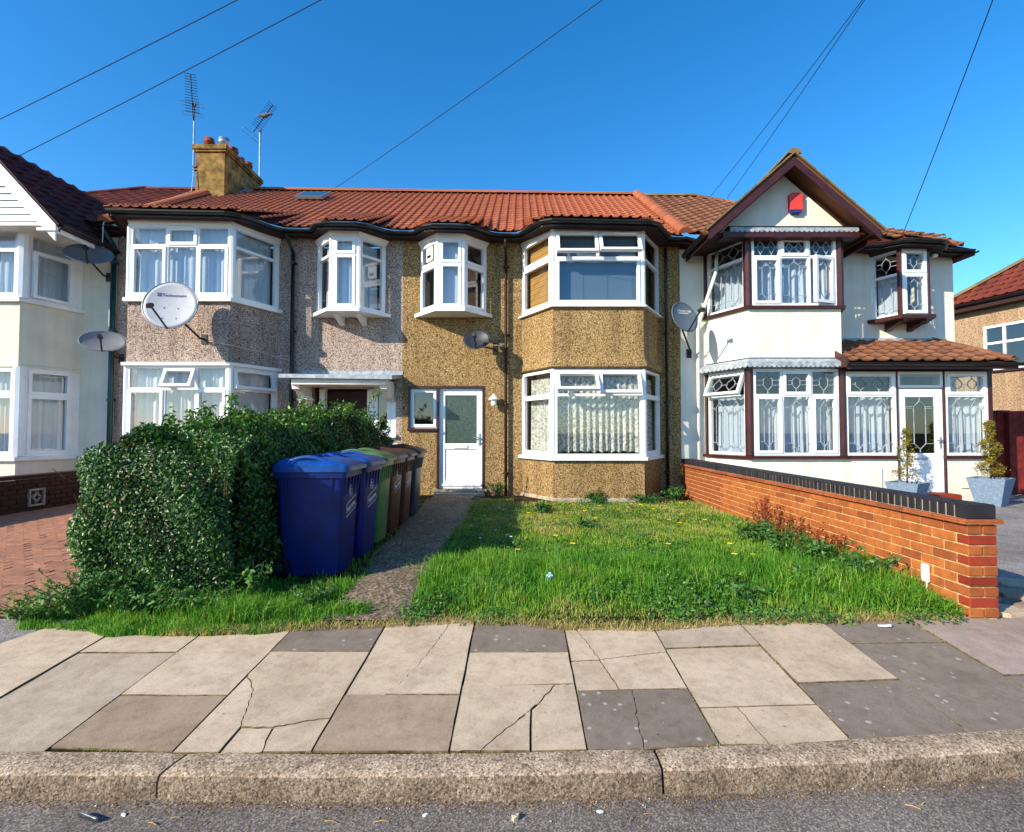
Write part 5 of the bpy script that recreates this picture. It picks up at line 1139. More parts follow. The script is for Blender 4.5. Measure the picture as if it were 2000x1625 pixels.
# coarse overhanging tufts along the pavement edge
px, py, ph_, pt_ = [], [], [], []
for cx, cy, nn_, hh, sp in ((-2.05, 3.74, 750, .24, .2), (-1.8, 3.8, 450, .18, .16), (-1.5, 3.78, 350, .15, .16), (-1.25, 3.86, 300, .15, .12), (-2.4, 3.85, 500, .22, .18), (2.9, 4.05, 600, .22, .22), (3.1, 3.92, 500, .2, .14), (3.15, 3.85, 260, .16, .12), (2.3, 4.25, 500, .22, .22), (1.7, 4.4, 500, .22, .25), (1.1, 4.75, 500, .2, .3), (.2, 4.9, 500, .2, .3), (-.5, 4.8, 500, .22, .25), (.75, 4.4, 350, .18, .25)):
    px += list(rng.normal(cx, sp*.55, nn_)); py += list(rng.normal(cy, sp*.35, nn_)); ph_ += list(rng.uniform(.4, 1, nn_)*hh); pt_ += list(np.clip(rng.normal(.45, .16, nn_), 0, 1))
px, py = np.array(px), np.maximum(np.array(py), 3.6)
pos = np.stack([px, py, gzv(px, py)-.01], 1); n = len(px)
tf = blades('grass_tufts', pos, np.array(ph_), np.clip(rng.normal(.85, .3, n), .1, 1.5), np.full(n, .0034), np.array(pt_), 'grass_mat'); tag(tf, 'coarse long grass tufts overhanging the pavement edge', 'grass', kind='stuff')
# ------------------------------------------------------------------ weeds and small plants
def weed(name, label, cx, cy, rad, hgt, nst, leaf, mat, group=None, stem='weed_stem', tmean=.5, droop=.3, base=None):
    z0 = (gz(cx, cy) if base is None else base)-.01; root = empty(name, (cx, cy, z0), label, 'weed', group); sm = MB(); P2, N2, S2, T2 = [], [], [], []
    for k in range(nst):
        a = random.uniform(0, 6.283); r = rad*random.uniform(.2, 1); h = hgt*random.uniform(.5, 1.05)
        p0 = Vector((cx+math.cos(a)*r*.25, cy+math.sin(a)*r*.25, z0)); p1 = Vector((cx+math.cos(a)*r*.6, cy+math.sin(a)*r*.6, z0+h*.65)); p2 = Vector((cx+math.cos(a)*r, cy+math.sin(a)*r, z0+h))
        sm.tube([p0, p1, p2], .0045, 4, .002)
        for j in range(leaf[0]):
            f = random.uniform(.2, 1); q = p0.lerp(p1, f*2) if f < .5 else p1.lerp(p2, f*2-1)
            P2.append([q.x+random.gauss(0, leaf[1]*.35), q.y+random.gauss(0, leaf[1]*.35), q.z+random.gauss(0, leaf[1]*.2)]); N2.append((math.cos(a)*droop+random.gauss(0, .4), math.sin(a)*droop+random.gauss(0, .4), .8)); S2.append(leaf[1]*random.uniform(.6, 1.3)); T2.append(min(1, max(0, random.gauss(tmean, .2))))
    sm.build('stem', stem, root); o = leaves('leaf_mass', np.array(P2), np.array(N2), np.array(S2), np.array(T2), mat, root, .45, .6); o['kind'] = 'stuff'; return root
plain('weed_stem', (86, 104, 50), .7, .2); plain('red_stem', (120, 60, 40), .7, .2)
weed('leafy_weed', 'large soft green weed clump at the foot of the hedge by the driveway', -3.2, 3.86, .36, .34, 60, (24, .04), 'weed_mat')
weed('leafy_weed', 'low yellowish weed clump spreading onto the driveway edge', -3.5, 3.76, .3, .18, 44, (20, .036), 'weed_mat', tmean=.85)
weed('leafy_weed', 'green weed clump between the soft weeds and the long grass', -2.85, 3.9, .35, .26, 40, (22, .04), 'weed_mat')
weed('leafy_weed', 'leafy weed mat under the hedge next to the blue bin', -2.45, 3.95, .34, .2, 40, (22, .036), 'weed_mat', tmean=.6)
weed('leafy_weed', 'low leafy weeds between the blue bin and the path end', -1.62, 4.02, .24, .14, 26, (18, .034), 'weed_mat', tmean=.5)
weed('leafy_weed', 'upright young weed with pale leaves in front of the blue bin', -2.1, 4.1, .13, .3, 9, (22, .05), 'weed_mat', tmean=.55)
weed('leafy_weed', 'broad leaved dock clump in the long grass by the pavement', 1.75, 4.15, .28, .12, 22, (10, .06), 'weed_mat', tmean=.4)
weed('leafy_weed', 'broad leaved dock clump in the long grass nearer the brick wall', 2.45, 4.5, .24, .15, 18, (9, .06), 'weed_mat', tmean=.4)
weed('leafy_weed', 'dark dock rosette in the middle of the lawn', .9, 6.9, .2, .1, 14, (8, .08), 'weed_mat', tmean=.2)
weed('leafy_weed', 'dark dock rosette on the lawn left of the bay', .35, 8.3, .22, .14, 16, (8, .08), 'weed_mat', tmean=.2)
weed('ivy_clump', 'dark ivy clump growing against the gold bay plinth', 1.35, 9.28, .32, .2, 26, (14, .06), 'weed_mat', tmean=.12)
weed('ivy_clump', 'dark ivy clump at the right corner of the gold bay', 2.25, 9.3, .4, .16, 26, (14, .06), 'weed_mat', tmean=.12)
weed('ivy_clump', 'weeds growing in the shaded corner beside the orange wall', 2.95, 9.75, .3, .24, 26, (14, .06), 'weed_mat', tmean=.2)
weed('leafy_weed', 'small green weed at the foot of the brown downpipe', -.42, 9.95, .14, .32, 12, (16, .05), 'weed_mat', tmean=.35)
for i, (x, y, h) in enumerate(((3.02, 6.35, .62), (2.92, 6.15, .55), (3.05, 5.85, .4), (2.98, 5.35, .42), (3.08, 5.1, .34), (3.1, 4.72, .2))):
    weed('red_weed', ['tall red leaved weed against the orange brick wall', 'short red leaved weed against the orange brick wall'][h < .45], x, y, .2, h, 11 if h > .3 else 6, (20, .035), 'redleaf', ['tall red weeds by the brick wall', 'short red weeds by the brick wall'][h < .45], 'red_stem', .4)
for i, (x, y, h) in enumerate(((2.75, 6.0, .3), (2.8, 5.45, .32), (2.9, 4.95, .28), (2.95, 4.45, .26))):
    weed('leafy_weed', 'green weed clump growing along the base of the orange brick wall', x, y, .3, h, 30, (18, .05), 'weed_mat', 'green weeds along the brick wall', tmean=.4)
# dandelions and daisies
def flower(name, label, group, x, y, mat, r, h, k=12):
    root = empty(name, (x, y, gz(x, y)-.01), label, 'flower', group); m = MB(); z = gz(x, y)+h
    m.tube([(x, y, z-h-.02), (x+.005, y, z-.004)], .0025, 5); m.build('stem', 'weed_stem', root); m = MB()
    vs = [(x, y, z+.006)]
    for i in range(k*2): a = 3.14159*i/k; rr = r*(1 if i % 2 else .72); vs.append((x+math.cos(a)*rr, y+math.sin(a)*rr, z+(.004 if i % 2 else .0)))
    vs.append((x, y, z-.008)); n = 2*k; m.add(vs, [(0, 1+i, 1+(i+1) % n) for i in range(n)]+[(n+1, 1+(i+1) % n, 1+i) for i in range(n)]); m.build('flower_head', mat, root)
for x, y in ((.13, 7.6), (.42, 6.05), (.57, 5.55), (1.05, 7.1), (1.0, 7.9), (1.3, 8.4), (1.75, 8.3), (1.95, 8.3), (2.1, 8.1), (2.4, 7.6), (2.0, 6.9), (2.1, 6.75), (2.3, 5.65), (2.55, 7.1), (-.02, 5.3), (1.6, 5.55), (2.35, 5.2), (2.1, 5.05), (2.7, 8.6), (1.85, 8.55)):
    flower('dandelion', 'yellow dandelion flower in the lawn', 'yellow dandelions scattered over the lawn', x, y, 'petal', .03, random.uniform(.06, .11))
for x, y in ((-.35, 8.3), (-.25, 8.0), (-.5, 7.3), (-.62, 6.6), (-.3, 6.4), (-.15, 6.1), (-.1, 5.95), (-.45, 5.9), (.05, 8.7), (-.7, 7.9)):
    flower('daisy', 'small white daisy in the shaded strip of lawn beside the path', 'white daisies beside the path', x, y, 'daisy', .017, random.uniform(.05, .09))
# ------------------------------------------------------------------ lettering
def text_mesh(txt, size, bold=.0):
    c = bpy.data.curves.new('t', 'FONT'); c.body = txt; c.size = size; c.align_x = 'CENTER'; c.align_y = 'CENTER'; c.offset = bold; c.resolution_u = 3
    o = bpy.data.objects.new('t', c); C.objects.link(o); dg = bpy.context.evaluated_depsgraph_get(); me = bpy.data.meshes.new_from_object(o.evaluated_get(dg)); bpy.data.objects.remove(o); return me
def placed_text(name, txt, size, fn, mat, parent, bold=0):
    me = text_mesh(txt, size, bold)
    for v in me.vertices: v.co = fn(v.co.x, v.co.y)
    me.materials.clear(); me.materials.append(M[mat]); return link(name, me, parent)
# ------------------------------------------------------------------ wheelie bins
def wheelie(xf, y0, mat, label, logo=True, yaw=0, lidmat=None):
    W, Dp, HB = .56, .66, .98; zb = gz(xf-.35, y0+.28)-.005
    root = empty('wheelie_bin', (xf-Dp/2, y0+W/2, zb), label, 'bin', 'wheelie bins lined up between the hedge and the path')
    cx, cy = xf-Dp/2, y0+W/2; cs, sn = math.cos(yaw), math.sin(yaw)
    def T(x, y, z): return (cx+x*cs-y*sn, cy+x*sn+y*cs, zb+z)
    def ringp(hx0, hx1, hy, r, z, n=4):
        pts = []
        for sx, sy in ((1, -1), (1, 1), (-1, 1), (-1, -1)):
            ex = hx1 if sx > 0 else hx0; ccx = ex-sx*r; ccy = sy*(hy-r); a0 = {(1, -1): -90, (1, 1): 0, (-1, 1): 90, (-1, -1): 180}[(sx, sy)]
            for j in range(n+1): a = R(a0+90*j/n); pts.append(T(ccx+r*math.cos(a), ccy+r*math.sin(a), z))
        return pts
    def loft(rs, caps=True):
        m = MB(); k = len(rs[0]); vs = [v for r in rs for v in r]; fs = [(i*k+j, i*k+(j+1) % k, (i+1)*k+(j+1) % k, (i+1)*k+j) for i in range(len(rs)-1) for j in range(k)]
        fs += [tuple(range(k))[::-1], tuple(range((len(rs)-1)*k, len(rs)*k))]; m.add(vs, fs); return m
    body = loft([ringp(-.25, .25, .225, .05, .02), ringp(-.26, .255, .23, .05, .05), ringp(-.30, .295, .262, .045, HB-.14), ringp(-.305, .30, .265, .045, HB-.10), ringp(-.32, .322, .282, .03, HB-.095), ringp(-.32, .325, .284, .03, HB-.02), ringp(-.31, .315, .275, .03, HB-.015)])
    bo = body.build('body', mat, root, True); bo.data.polygons.foreach_set('use_smooth', [True]*len(bo.data.polygons))
    md = bo.modifiers.new('w', 'EDGE_SPLIT'); md.split_angle = R(35)
    lid = loft([ringp(-.30, .335, .290, .03, HB-.045), ringp(-.33, .342, .296, .035, HB-.04), ringp(-.33, .342, .296, .035, HB+.015), ringp(-.32, .325, .283, .04, HB+.03), ringp(-.30, .24, .25, .06, HB+.06), ringp(-.27, .14, .19, .07, HB+.075)])
    lo = lid.build('lid', lidmat or mat, root, True); md = lo.modifiers.new('w', 'EDGE_SPLIT'); md.split_angle = R(30)
    for sy in (-1, 1):
        m = MB(); path = [T(-.24+.42*f, sy*(.235+.0*f), HB+.03+.06*math.sin(3.1416*f)) for f in [j/8 for j in range(9)]]; m.tube(path, .02, 7); m.build('grip', lidmat or mat, lo, True)
    m = MB(); m.hexa([T(.315, -.25, HB-.03), T(.37, -.25, HB-.035), T(.37, .25, HB-.035), T(.315, .25, HB-.03), T(.315, -.25, HB+.012), T(.37, -.25, HB+.0), T(.37, .25, HB+.0), T(.315, .25, HB+.012)]); m.build('lid_lip', 'dish_mid' if logo else (lidmat or mat), lo, bevel=.006)
    m = MB(); m.tube([T(-.345, -.24, HB-.03), T(-.345, .24, HB-.03)], .018, 8); m.build('handle', mat, root, True)
    for sy in (-1, 1):
        m = MB(); c_ = Vector(T(-.27, sy*.245, .1)); axs = (Vector((cs, sn, 0)), Vector((0, 0, 1)), Vector((-sn, cs, 0))*sy)
        m.lathe([(.1, -.02), (.1, .02), (.05, .025), (.05, -.02)], c_, 18, axs); wh = m.build('wheel', 'rubber', root, True)
        m = MB(); m.lathe([(.05, .0), (.05, .03), (.01, .032)], c_, 12, axs); m.build('hub', 'darkmetal', wh)
    for yy in (-.2, -.1, .0, .1, .2):  # moulded ribs under the rim, on the front and the side
        m = MB(); m.hexa([T(.285, yy-.008, HB-.26), T(.298, yy-.003, HB-.26), T(.298, yy+.003, HB-.26), T(.285, yy+.008, HB-.26), T(.29, yy-.008, HB-.09), T(.318, yy-.008, HB-.09), T(.318, yy+.008, HB-.09), T(.29, yy+.008, HB-.09)]); m.build('rib', mat, bo)
    for xx in (-.2, .2):
        m = MB(); m.hexa([T(xx-.003, -.262, HB-.24), T(xx+.003, -.262, HB-.24), T(xx+.008, -.25, HB-.24), T(xx-.008, -.25, HB-.24), T(xx-.008, -.279, HB-.09), T(xx+.008, -.279, HB-.09), T(xx+.008, -.25, HB-.09), T(xx-.008, -.25, HB-.09)]); m.build('rib', mat, bo)
    if logo:
        def F(u, v):  # u across the front (+Y), v up
            f = (v-.05)/(HB-.14-.05); xx = .255+(.295-.255)*f; return Vector(T(xx+.004, u, v))
        tilt = R(14)
        def FT(x, y): return F(x*math.cos(tilt)-y*math.sin(tilt)+.02, .60+x*math.sin(tilt)*1.0+y*math.cos(tilt))
        placed_text('lettering', 'Harrow', .075, lambda x, y: FT(x, y), 'inkwhite', bo, .0012)
        e = MB()
        def stroke(pts, wd=.007):
            for p, q in zip(pts, pts[1:]):
                A_ = Vector(p); B_ = Vector(q); d = (B_-A_).normalized(); f = Vector((-d.y, d.x))*wd/2; e.add([FT(*(A_-f)), FT(*(B_-f)), FT(*(B_+f)), FT(*(A_+f))], [(0, 1, 2, 3)])
        stroke([(-.15, -.02), (-.135, .06), (.14, .06)]); stroke([(-.15, -.055), (.1, -.06), (.15, -.035)])
        for k in range(5):
            a = R(90+72*k); c0 = Vector((0, .15)); stroke([c0+Vector((math.cos(a+t), math.sin(a+t)))*.0+Vector((math.cos(a), math.sin(a)))*.032+Vector((math.cos(a+q), math.sin(a+q)))*.022 for q in [j*.785 for j in range(9)] for t in (0,)], .006)
        e.build('emblem', 'inkwhite', bo)
    return root
wheelie(-1.55, 4.56, 'bin_blue', 'blue wheelie bin at the pavement end of the bin row', yaw=.03, lidmat='bin_bluelid_skylit')
wheelie(-1.52, 5.16, 'bin_blue', 'blue wheelie bin next to the green one', yaw=-.02, lidmat='bin_bluelid_skylit')
wheelie(-1.54, 5.78, 'bin_green', 'faded green wheelie bin between a blue and a brown bin', logo=False, yaw=.02)
wheelie(-1.55, 6.42, 'bin_brown', 'brown wheelie bin next to the green one', yaw=-.03)
wheelie(-1.54, 7.05, 'bin_brown', 'brown wheelie bin next to the dark grey one', yaw=.02)
wheelie(-1.52, 7.68, 'bin_grey', 'dark grey wheelie bin with brown lid at the front door end of the row', logo=False, lidmat='bin_brown')
# ------------------------------------------------------------------ satellite dishes
def dish(label, c, n, w, h, mat, wall, text=None, roll=0, depth=.09, lnbside=(0, -1), bolts=True, tcol='ink', tsize=.075, lnb_len=.5, size='dish', ty=.45):
    c = Vector(c); n = Vector(n).normalized(); r = Vector((0, 0, 1)).cross(n).normalized()*1; u = n.cross(r).normalized()
    # seen from the front the picture's right is +r when n points at the viewer
    r = u.cross(n)*1.0
    if roll: r, u = r*math.cos(roll)+u*math.sin(roll), u*math.cos(roll)-r*math.sin(roll)
    root = empty('satellite_dish', wall, label, 'satellite dish', 'satellite dishes on the house fronts')
    def S(x, y, o=0): return c+r*x+u*y+n*(depth*((2*x/w)**2+(2*y/h)**2)+o)
    m = MB(); nr, na = 7, 40; vs = []
    for o in (0, -.012):
        for i in range(nr+1):
            for j in range(na): a = 6.2832*j/na; q = i/nr; vs.append(S(w/2*q*math.cos(a), h/2*q*math.sin(a), o))
    k = (nr+1)*na; fs = [(i*na+j, (i+1)*na+j, (i+1)*na+(j+1) % na, i*na+(j+1) % na) for i in range(nr) for j in range(na)]+[(k+i*na+j, k+i*na+(j+1) % na, k+(i+1)*na+(j+1) % na, k+(i+1)*na+j) for i in range(nr) for j in range(na)]
    fs += [(nr*na+j, k+nr*na+j, k+nr*na+(j+1) % na, nr*na+(j+1) % na) for j in range(na)]; m.add(vs, fs); rf = m.build('reflector', mat, root, True)
    m = MB(); m.tube([S(w/2*math.cos(6.2832*j/40), h/2*math.sin(6.2832*j/40), -.006) for j in range(41)], .011, 6); m.build('rim', mat if mat != 'dish_grey' else 'alu', rf, True)
    if text:
        placed_text('lettering', text, tsize, lambda x, y: S(x+.03, y+ty*h/2, .004), tcol, rf, .001)
        m = MB(); x0 = -len(text)*tsize*.31
        for i in range(2):
            for j in range(2): q = [(x0+i*.035, ty*h/2-.03+j*.035), (x0+i*.035+.029, ty*h/2-.03+j*.035), (x0+i*.035+.029, ty*h/2-.03+j*.035+.029), (x0+i*.035, ty*h/2-.03+j*.035+.029)]; m.add([S(a, b, .004) for a, b in q], [(0, 1, 2, 3)])
        if size == 'big': m.build('logo_mark', tcol, rf)
        else:
            m = MB(); q = [(-.1, ty*h/2-.055), (.14, ty*h/2-.055), (.14, ty*h/2-.04), (-.1, ty*h/2-.04)]; m.add([S(a, b, .004) for a, b in q], [(0, 1, 2, 3)]); m.build('small_print', tcol, rf)
    if bolts:
        for x, y in ((-.12, -.04), (.12, -.04), (-.12, -.24), (.12, -.24)):
            x, y = x*w/.95, y*h/.86; m = MB(); m.lathe([(.012, 0), (.01, .008), (.003, .01)], S(x, y, -.001), 8, (r, u, n)); m.build('bolt', 'darkmetal', rf)
    # feed arm from the lower rim
    foot = S(0, -h/2, -.02); head = c+n*lnb_len*.9+u*(-h*(.42 if size == 'big' else .12))
    m = MB(); m.tube([foot, head], .016, 8); m.tube([foot, S(0, -h*.25, -.05)], .016, 8); m.build('feed_arm', 'darkmetal', root)
    m = MB(); dv = (S(0, 0)-head).normalized(); a = dv.cross(Vector((0, 0, 1))).normalized(); b = a.cross(dv)
    m.lathe([(.03, -.03), (.035, .0), (.022, .02), (.03, .05), (.036, .06)], head, 12, (a, b, dv)); m.obox(head-dv*.04-b*.02, a*.03, b*.035, dv*.03); m.build('feed_head', 'darkmetal', root)
    back = S(0, -.08*h, -.04); wv = Vector(wall); m = MB(); knee = Vector((wv.x, wv.y-.14, wv.z)); m.obox(back, r*.06, u*.09, n*.03); m.tube([back, back-n*.08, knee], .018, 8); m.tube([knee, wv], .018, 8); m.obox(wv+Vector((0, -.008, 0)), Vector((.05, 0, 0)), Vector((0, .008, 0)), Vector((0, 0, .09))); m.build('wall_bracket', 'darkmetal', root); return root
dish('large pale grey satellite dish with four bolts and printed name on the mauve bay', (-6.13, 8.95, 3.665), (.22, -.93, .27), .86, .90, 'dish_grey', (-5.85, K, 3.17), 'Technomate', size='big', lnb_len=.8, depth=.055)
dish('dark grey round satellite dish at the corner between the gold and white houses', (3.13, 9.72, 3.63), (.40, -.86, .30), .6, .62, 'dish_dark', (3.45, D, 3.05), 'TRANSCOM', tcol='inkwhite', tsize=.06, bolts=False, depth=.045)
dish('small dark mesh satellite dish above the white front door by the downpipe', (-.83, 9.95, 3.23), (-.12, -.93, .42), .52, .42, 'dish_black', (-.5, D, 3.12), bolts=False, depth=.06, lnb_len=.3)
dish('grey oval satellite dish low on the dark green downpipe', (-8.04, 9.85, 3.18), (.45, -.85, .45), .74, .45, 'dish_mid', (-8.12, D, 2.95), bolts=False, depth=.06, lnb_len=.32)
dish('dark oval satellite dish under the eaves of the cream house', (-8.32, 9.8, 4.86), (.45, -.85, .45), .76, .45, 'dish_dark', (-8.42, D, 4.62), bolts=False, depth=.06, lnb_len=.32)
# ------------------------------------------------------------------ aerials and bird
def aerial(label, base, top, boom0, boom1, n_el, el, refl):
    root = empty('tv_aerial', base, label, 'aerial', 'television aerials by the chimney'); m = MB(); m.tube([base, top], .019, 8); m.build('mast', 'alu', root)
    b0, b1 = Vector(boom0), Vector(boom1); d = (b1-b0).normalized(); s_ = Vector((.88, .45, -.13)); s_ = (s_-d*s_.dot(d)).normalized()
    m = MB(); m.tube([b0, b1], .013, 6); m.build('boom', 'darkmetal', root)
    for i in range(n_el):
        p = b0.lerp(b1, .18+.82*i/(n_el-1)); m = MB(); m.tube([p-s_*el*(1-.012*i), p+s_*el*(1-.012*i)], .0075, 5); m.build('element', 'darkmetal', root)
    for k in refl:
        p = b0+d*k[0]; q = d.cross(s_).normalized(); m = MB(); a_, b_ = k[1], k[2]
        for sg in (-1, 1):
            c1 = [p+s_*sg*.03+d*b_, p+s_*sg*a_+d*b_, p+s_*sg*a_-d*b_, p+s_*sg*.03-d*b_]; m.tube(c1, .0075, 5)
        m.build('reflector', 'alu', root)
    m = MB(); m.obox(Vector(top)+(b0-Vector(top))*.0, (.03, 0, 0), (0, .03, 0), (0, 0, .04)); m.build('clamp', 'darkmetal', root)
    return root
aerial('tall straight television aerial strapped to the left of the chimney', (-8.545, 13.2, 8.25), (-8.55, 13.2, 10.05), (-8.555, 13.17, 9.62), (-8.63, 13.13, 10.83), 15, .16, [(.16, .24, .04), (.42, .26, .05)])
mb = MB(); mb.box(-8.57, -8.47, 13.17, 13.24, 8.38, 8.42); mb.box(-8.57, -8.47, 13.17, 13.24, 8.3, 8.33); tag(mb.build('mast_bracket', 'darkmetal'), 'dark bracket strapping the tall aerial mast to the chimney', 'bracket')
aerial('tilted television aerial with a bird on it behind the chimney', (-7.78, 15.1, 8.0), (-7.8, 15.1, 10.5), (-8.0, 15.1, 10.45), (-7.38, 15.0, 11.22), 13, .16, [(-.1, .28, .06)])
# bird on the boom
bd = MB(); P0 = Vector((-7.66, 15.05, 10.93)); bx = Vector((1, 0, .02))
prof = [(-.26, .008), (-.16, .02), (-.1, .045), (-.02, .07), (.06, .075), (.12, .06), (.16, .042), (.19, .046), (.225, .04), (.245, .015), (.275, .003)]
n = 10; vs = []
for q, r_ in prof:
    zc = .0+(.05 if q > .15 else (.02 if q > .1 else 0))
    vs += [P0+Vector((q, 0, zc))+Vector((0, math.cos(6.2832*j/n)*r_*.8, math.sin(6.2832*j/n)*r_)) for j in range(n)]
bd.add(vs, [(i*n+j, i*n+(j+1) % n, (i+1)*n+(j+1) % n, (i+1)*n+j) for i in range(len(prof)-1) for j in range(n)]+[tuple(range(n)), tuple(range((len(prof)-1)*n, len(prof)*n))])
bd.tube([P0+Vector((.02, .02, -.05)), P0+Vector((.0, .02, -.12))], .006, 5); bd.tube([P0+Vector((.04, -.02, -.05)), P0+Vector((.02, -.02, -.12))], .006, 5)
tag(bd.build('pigeon', 'bird', smooth=True), 'grey pigeon perched on the tilted aerial', 'bird')
# ------------------------------------------------------------------ overhead wires
for (p, q), lb in zip((((-10.255, 9.1, 6.694), (4.327, 3.6, 8.086)), ((-12.009, 10.5, 6.403), (4.866, 3.6, 8.086)), ((-5.114, 14, 8.223), (5.267, 3.6, 8.086)), ((5.253, 14, 7.935), (5.08, 3.6, 8.086)), ((5.586, 13.6, 7.75), (4.834, 3.6, 8.086)), ((7.512, 9.95, 5.294), (4.769, 3.6, 8.086))),
        ('overhead wire running highest across the sky to the cream gable', 'overhead wire running to the roof behind the cream gable', 'overhead wire running down to the orange roof ridge near the skylight', 'overhead wire meeting the brown roof ridge left of the maroon gable', 'overhead wire meeting the brown roof just beside the maroon gable', 'overhead wire running down to the small oriel roof of the white house')):
    p, q = Vector(p), Vector(q); pts = []
    for i in range(25): f = i/24; v = p.lerp(q, f); v.z -= .10*4*f*(1-f); pts.append(v)
    m = MB(); m.tube(pts, .0065, 5); tag(m.build('overhead_wire', 'cable'), lb, 'wire', 'overhead wires crossing the sky')
# ------------------------------------------------------------------ cables on the mauve wall (fixed to the house)
m = MB(); m.tube([(-5.75, 9.43, 3.13), (-5.36, 9.42, 3.06), (-5.1, 9.98, 3.02), (-4.93, 10.36, 2.98), (-4.75, 10.38, 3.02), (-4.64, 10.37, 2.95)], .006, 5); m.tube([(-4.93, 10.38, 2.97), (-4.64, 10.385, 2.9)], .006, 5); m.build('cable', 'whitecable', Hm)
m = MB(); m.tube([(-8.5, 13.15, 8.3), (-8.52, 13.1, 7.7), (-8.6, 12.2, 7.05), (-8.75, 11.0, 6.2), (-8.15, 9.9, 5.55), (-8.2, 9.95, 5.2), (-8.22, 10.0, 5.0)], .009, 5); m.build('cable', 'whitecable', Hc)
# ------------------------------------------------------------------ lamps, alarm, camera
def lantern(x, y, z):
    root = empty('wall_lantern', (x, D, z), 'white coach lantern beside the canopy of the mauve house', 'lamp'); m = MB(); cc = (x, y, 0)
    m.lathe([(.075, z), (.13, z+.28), (.135, z+.3), (.0, z+.3)], cc, 6); m.build('glass_body', 'glass', root)
    m = MB()
    for j in range(6): a = 6.2832*j/6; m.tube([(x+.078*math.cos(a), y+.078*math.sin(a), z), (x+.135*math.cos(a), y+.135*math.sin(a), z+.3)], .012, 5)
    m.lathe([(.085, z-.03), (.085, z)], cc, 6); m.lathe([(.02, z-.1), (.06, z-.03)], cc, 8); m.build('frame', 'whitepaint', root)
    m = MB(); m.lathe([(.17, z+.3), (.165, z+.33), (.07, z+.42), (.035, z+.48), (.03, z+.55), (.0, z+.56)], cc, 12); m.build('roof_cap', 'whitepaint', root, True)
    m = MB(); m.tube([(x, y, z+.35), (x, D-.02, z+.35)], .018, 6); m.tube([(x, D-.03, z+.1), (x, D-.03, z+.4)], .03, 6); m.build('bracket', 'whitepaint', root)
lantern(-4.28, 10.22, 1.78)
root = empty('wall_light', (-.52, D, 2.1), 'small white wall light between the front door and downpipe', 'lamp'); m = MB(); m.lathe([(.11, 2.1), (.1, 2.13), (.03, 2.19), (.02, 2.22)], (-.52, 10.28, 0), 14); m.build('shade', 'whitepaint', root, True)
m = MB(); m.lathe([(.045, 1.98), (.055, 2.0), (.055, 2.1)], (-.52, 10.28, 0), 12); m.build('bulb_cover', 'inkwhite', root, True); m = MB(); m.tube([(-.52, 10.28, 2.16), (-.52, 10.42, 2.16)], .02, 6); m.build('bracket', 'whitepaint', root)
root = empty('alarm_box', (5.1, YW, 5.66), 'red alarm box with blue lens on the white gable', 'alarm'); m = MB(); q = [(5.0, 5.56), (5.21, 5.56), (5.215, 5.84), (5.19, 5.86), (5.02, 5.86), (4.995, 5.84)]; n = len(q)
m.add([(x, YW-.09, z) for x, z in q]+[(x, YW, z) for x, z in q], [tuple(range(n)), tuple(range(n, 2*n))[::-1]]+[(i, (i+1) % n, n+(i+1) % n, n+i) for i in range(n)]); m.build('cover', 'redbox', root, bevel=.008)
m = MB(); m.hexa([(5.02, YW-.08, 5.49), (5.19, YW-.08, 5.49), (5.19, YW, 5.49), (5.02, YW, 5.49), (5.0, YW-.085, 5.56), (5.21, YW-.085, 5.56), (5.21, YW, 5.56), (5.0, YW, 5.56)]); m.build('lens', 'bluelens', root, bevel=.01)
root = empty('security_camera', (8.28, 10.3, 4.95), 'small white security camera under the eaves beside the oriel', 'camera'); m = MB(); m.tube([(8.2, 10.02, 4.93), (8.3, 10.12, 4.97)], .045, 10); m.build('housing', 'whitepaint', root, True); m = MB(); m.tube([(8.28, 10.1, 4.97), (8.3, 10.4, 4.97)], .018, 6); m.build('bracket', 'whitepaint', root)
root = empty('security_light', (-.42, D, 3.2), 'small dark sensor light beside the mesh dish above the door', 'lamp'); m = MB(); m.obox((-.48, 10.27, 3.26), (.06, 0, 0), (0, .04, .01), (0, 0, .045)); m.build('lamp_head', 'darkmetal', root, bevel=.008); m = MB(); m.tube([(-.42, 10.3, 3.22), (-.36, 10.34, 3.2), (-.36, D+.01, 3.2)], .022, 8); m.build('bracket', 'whitepaint', root)
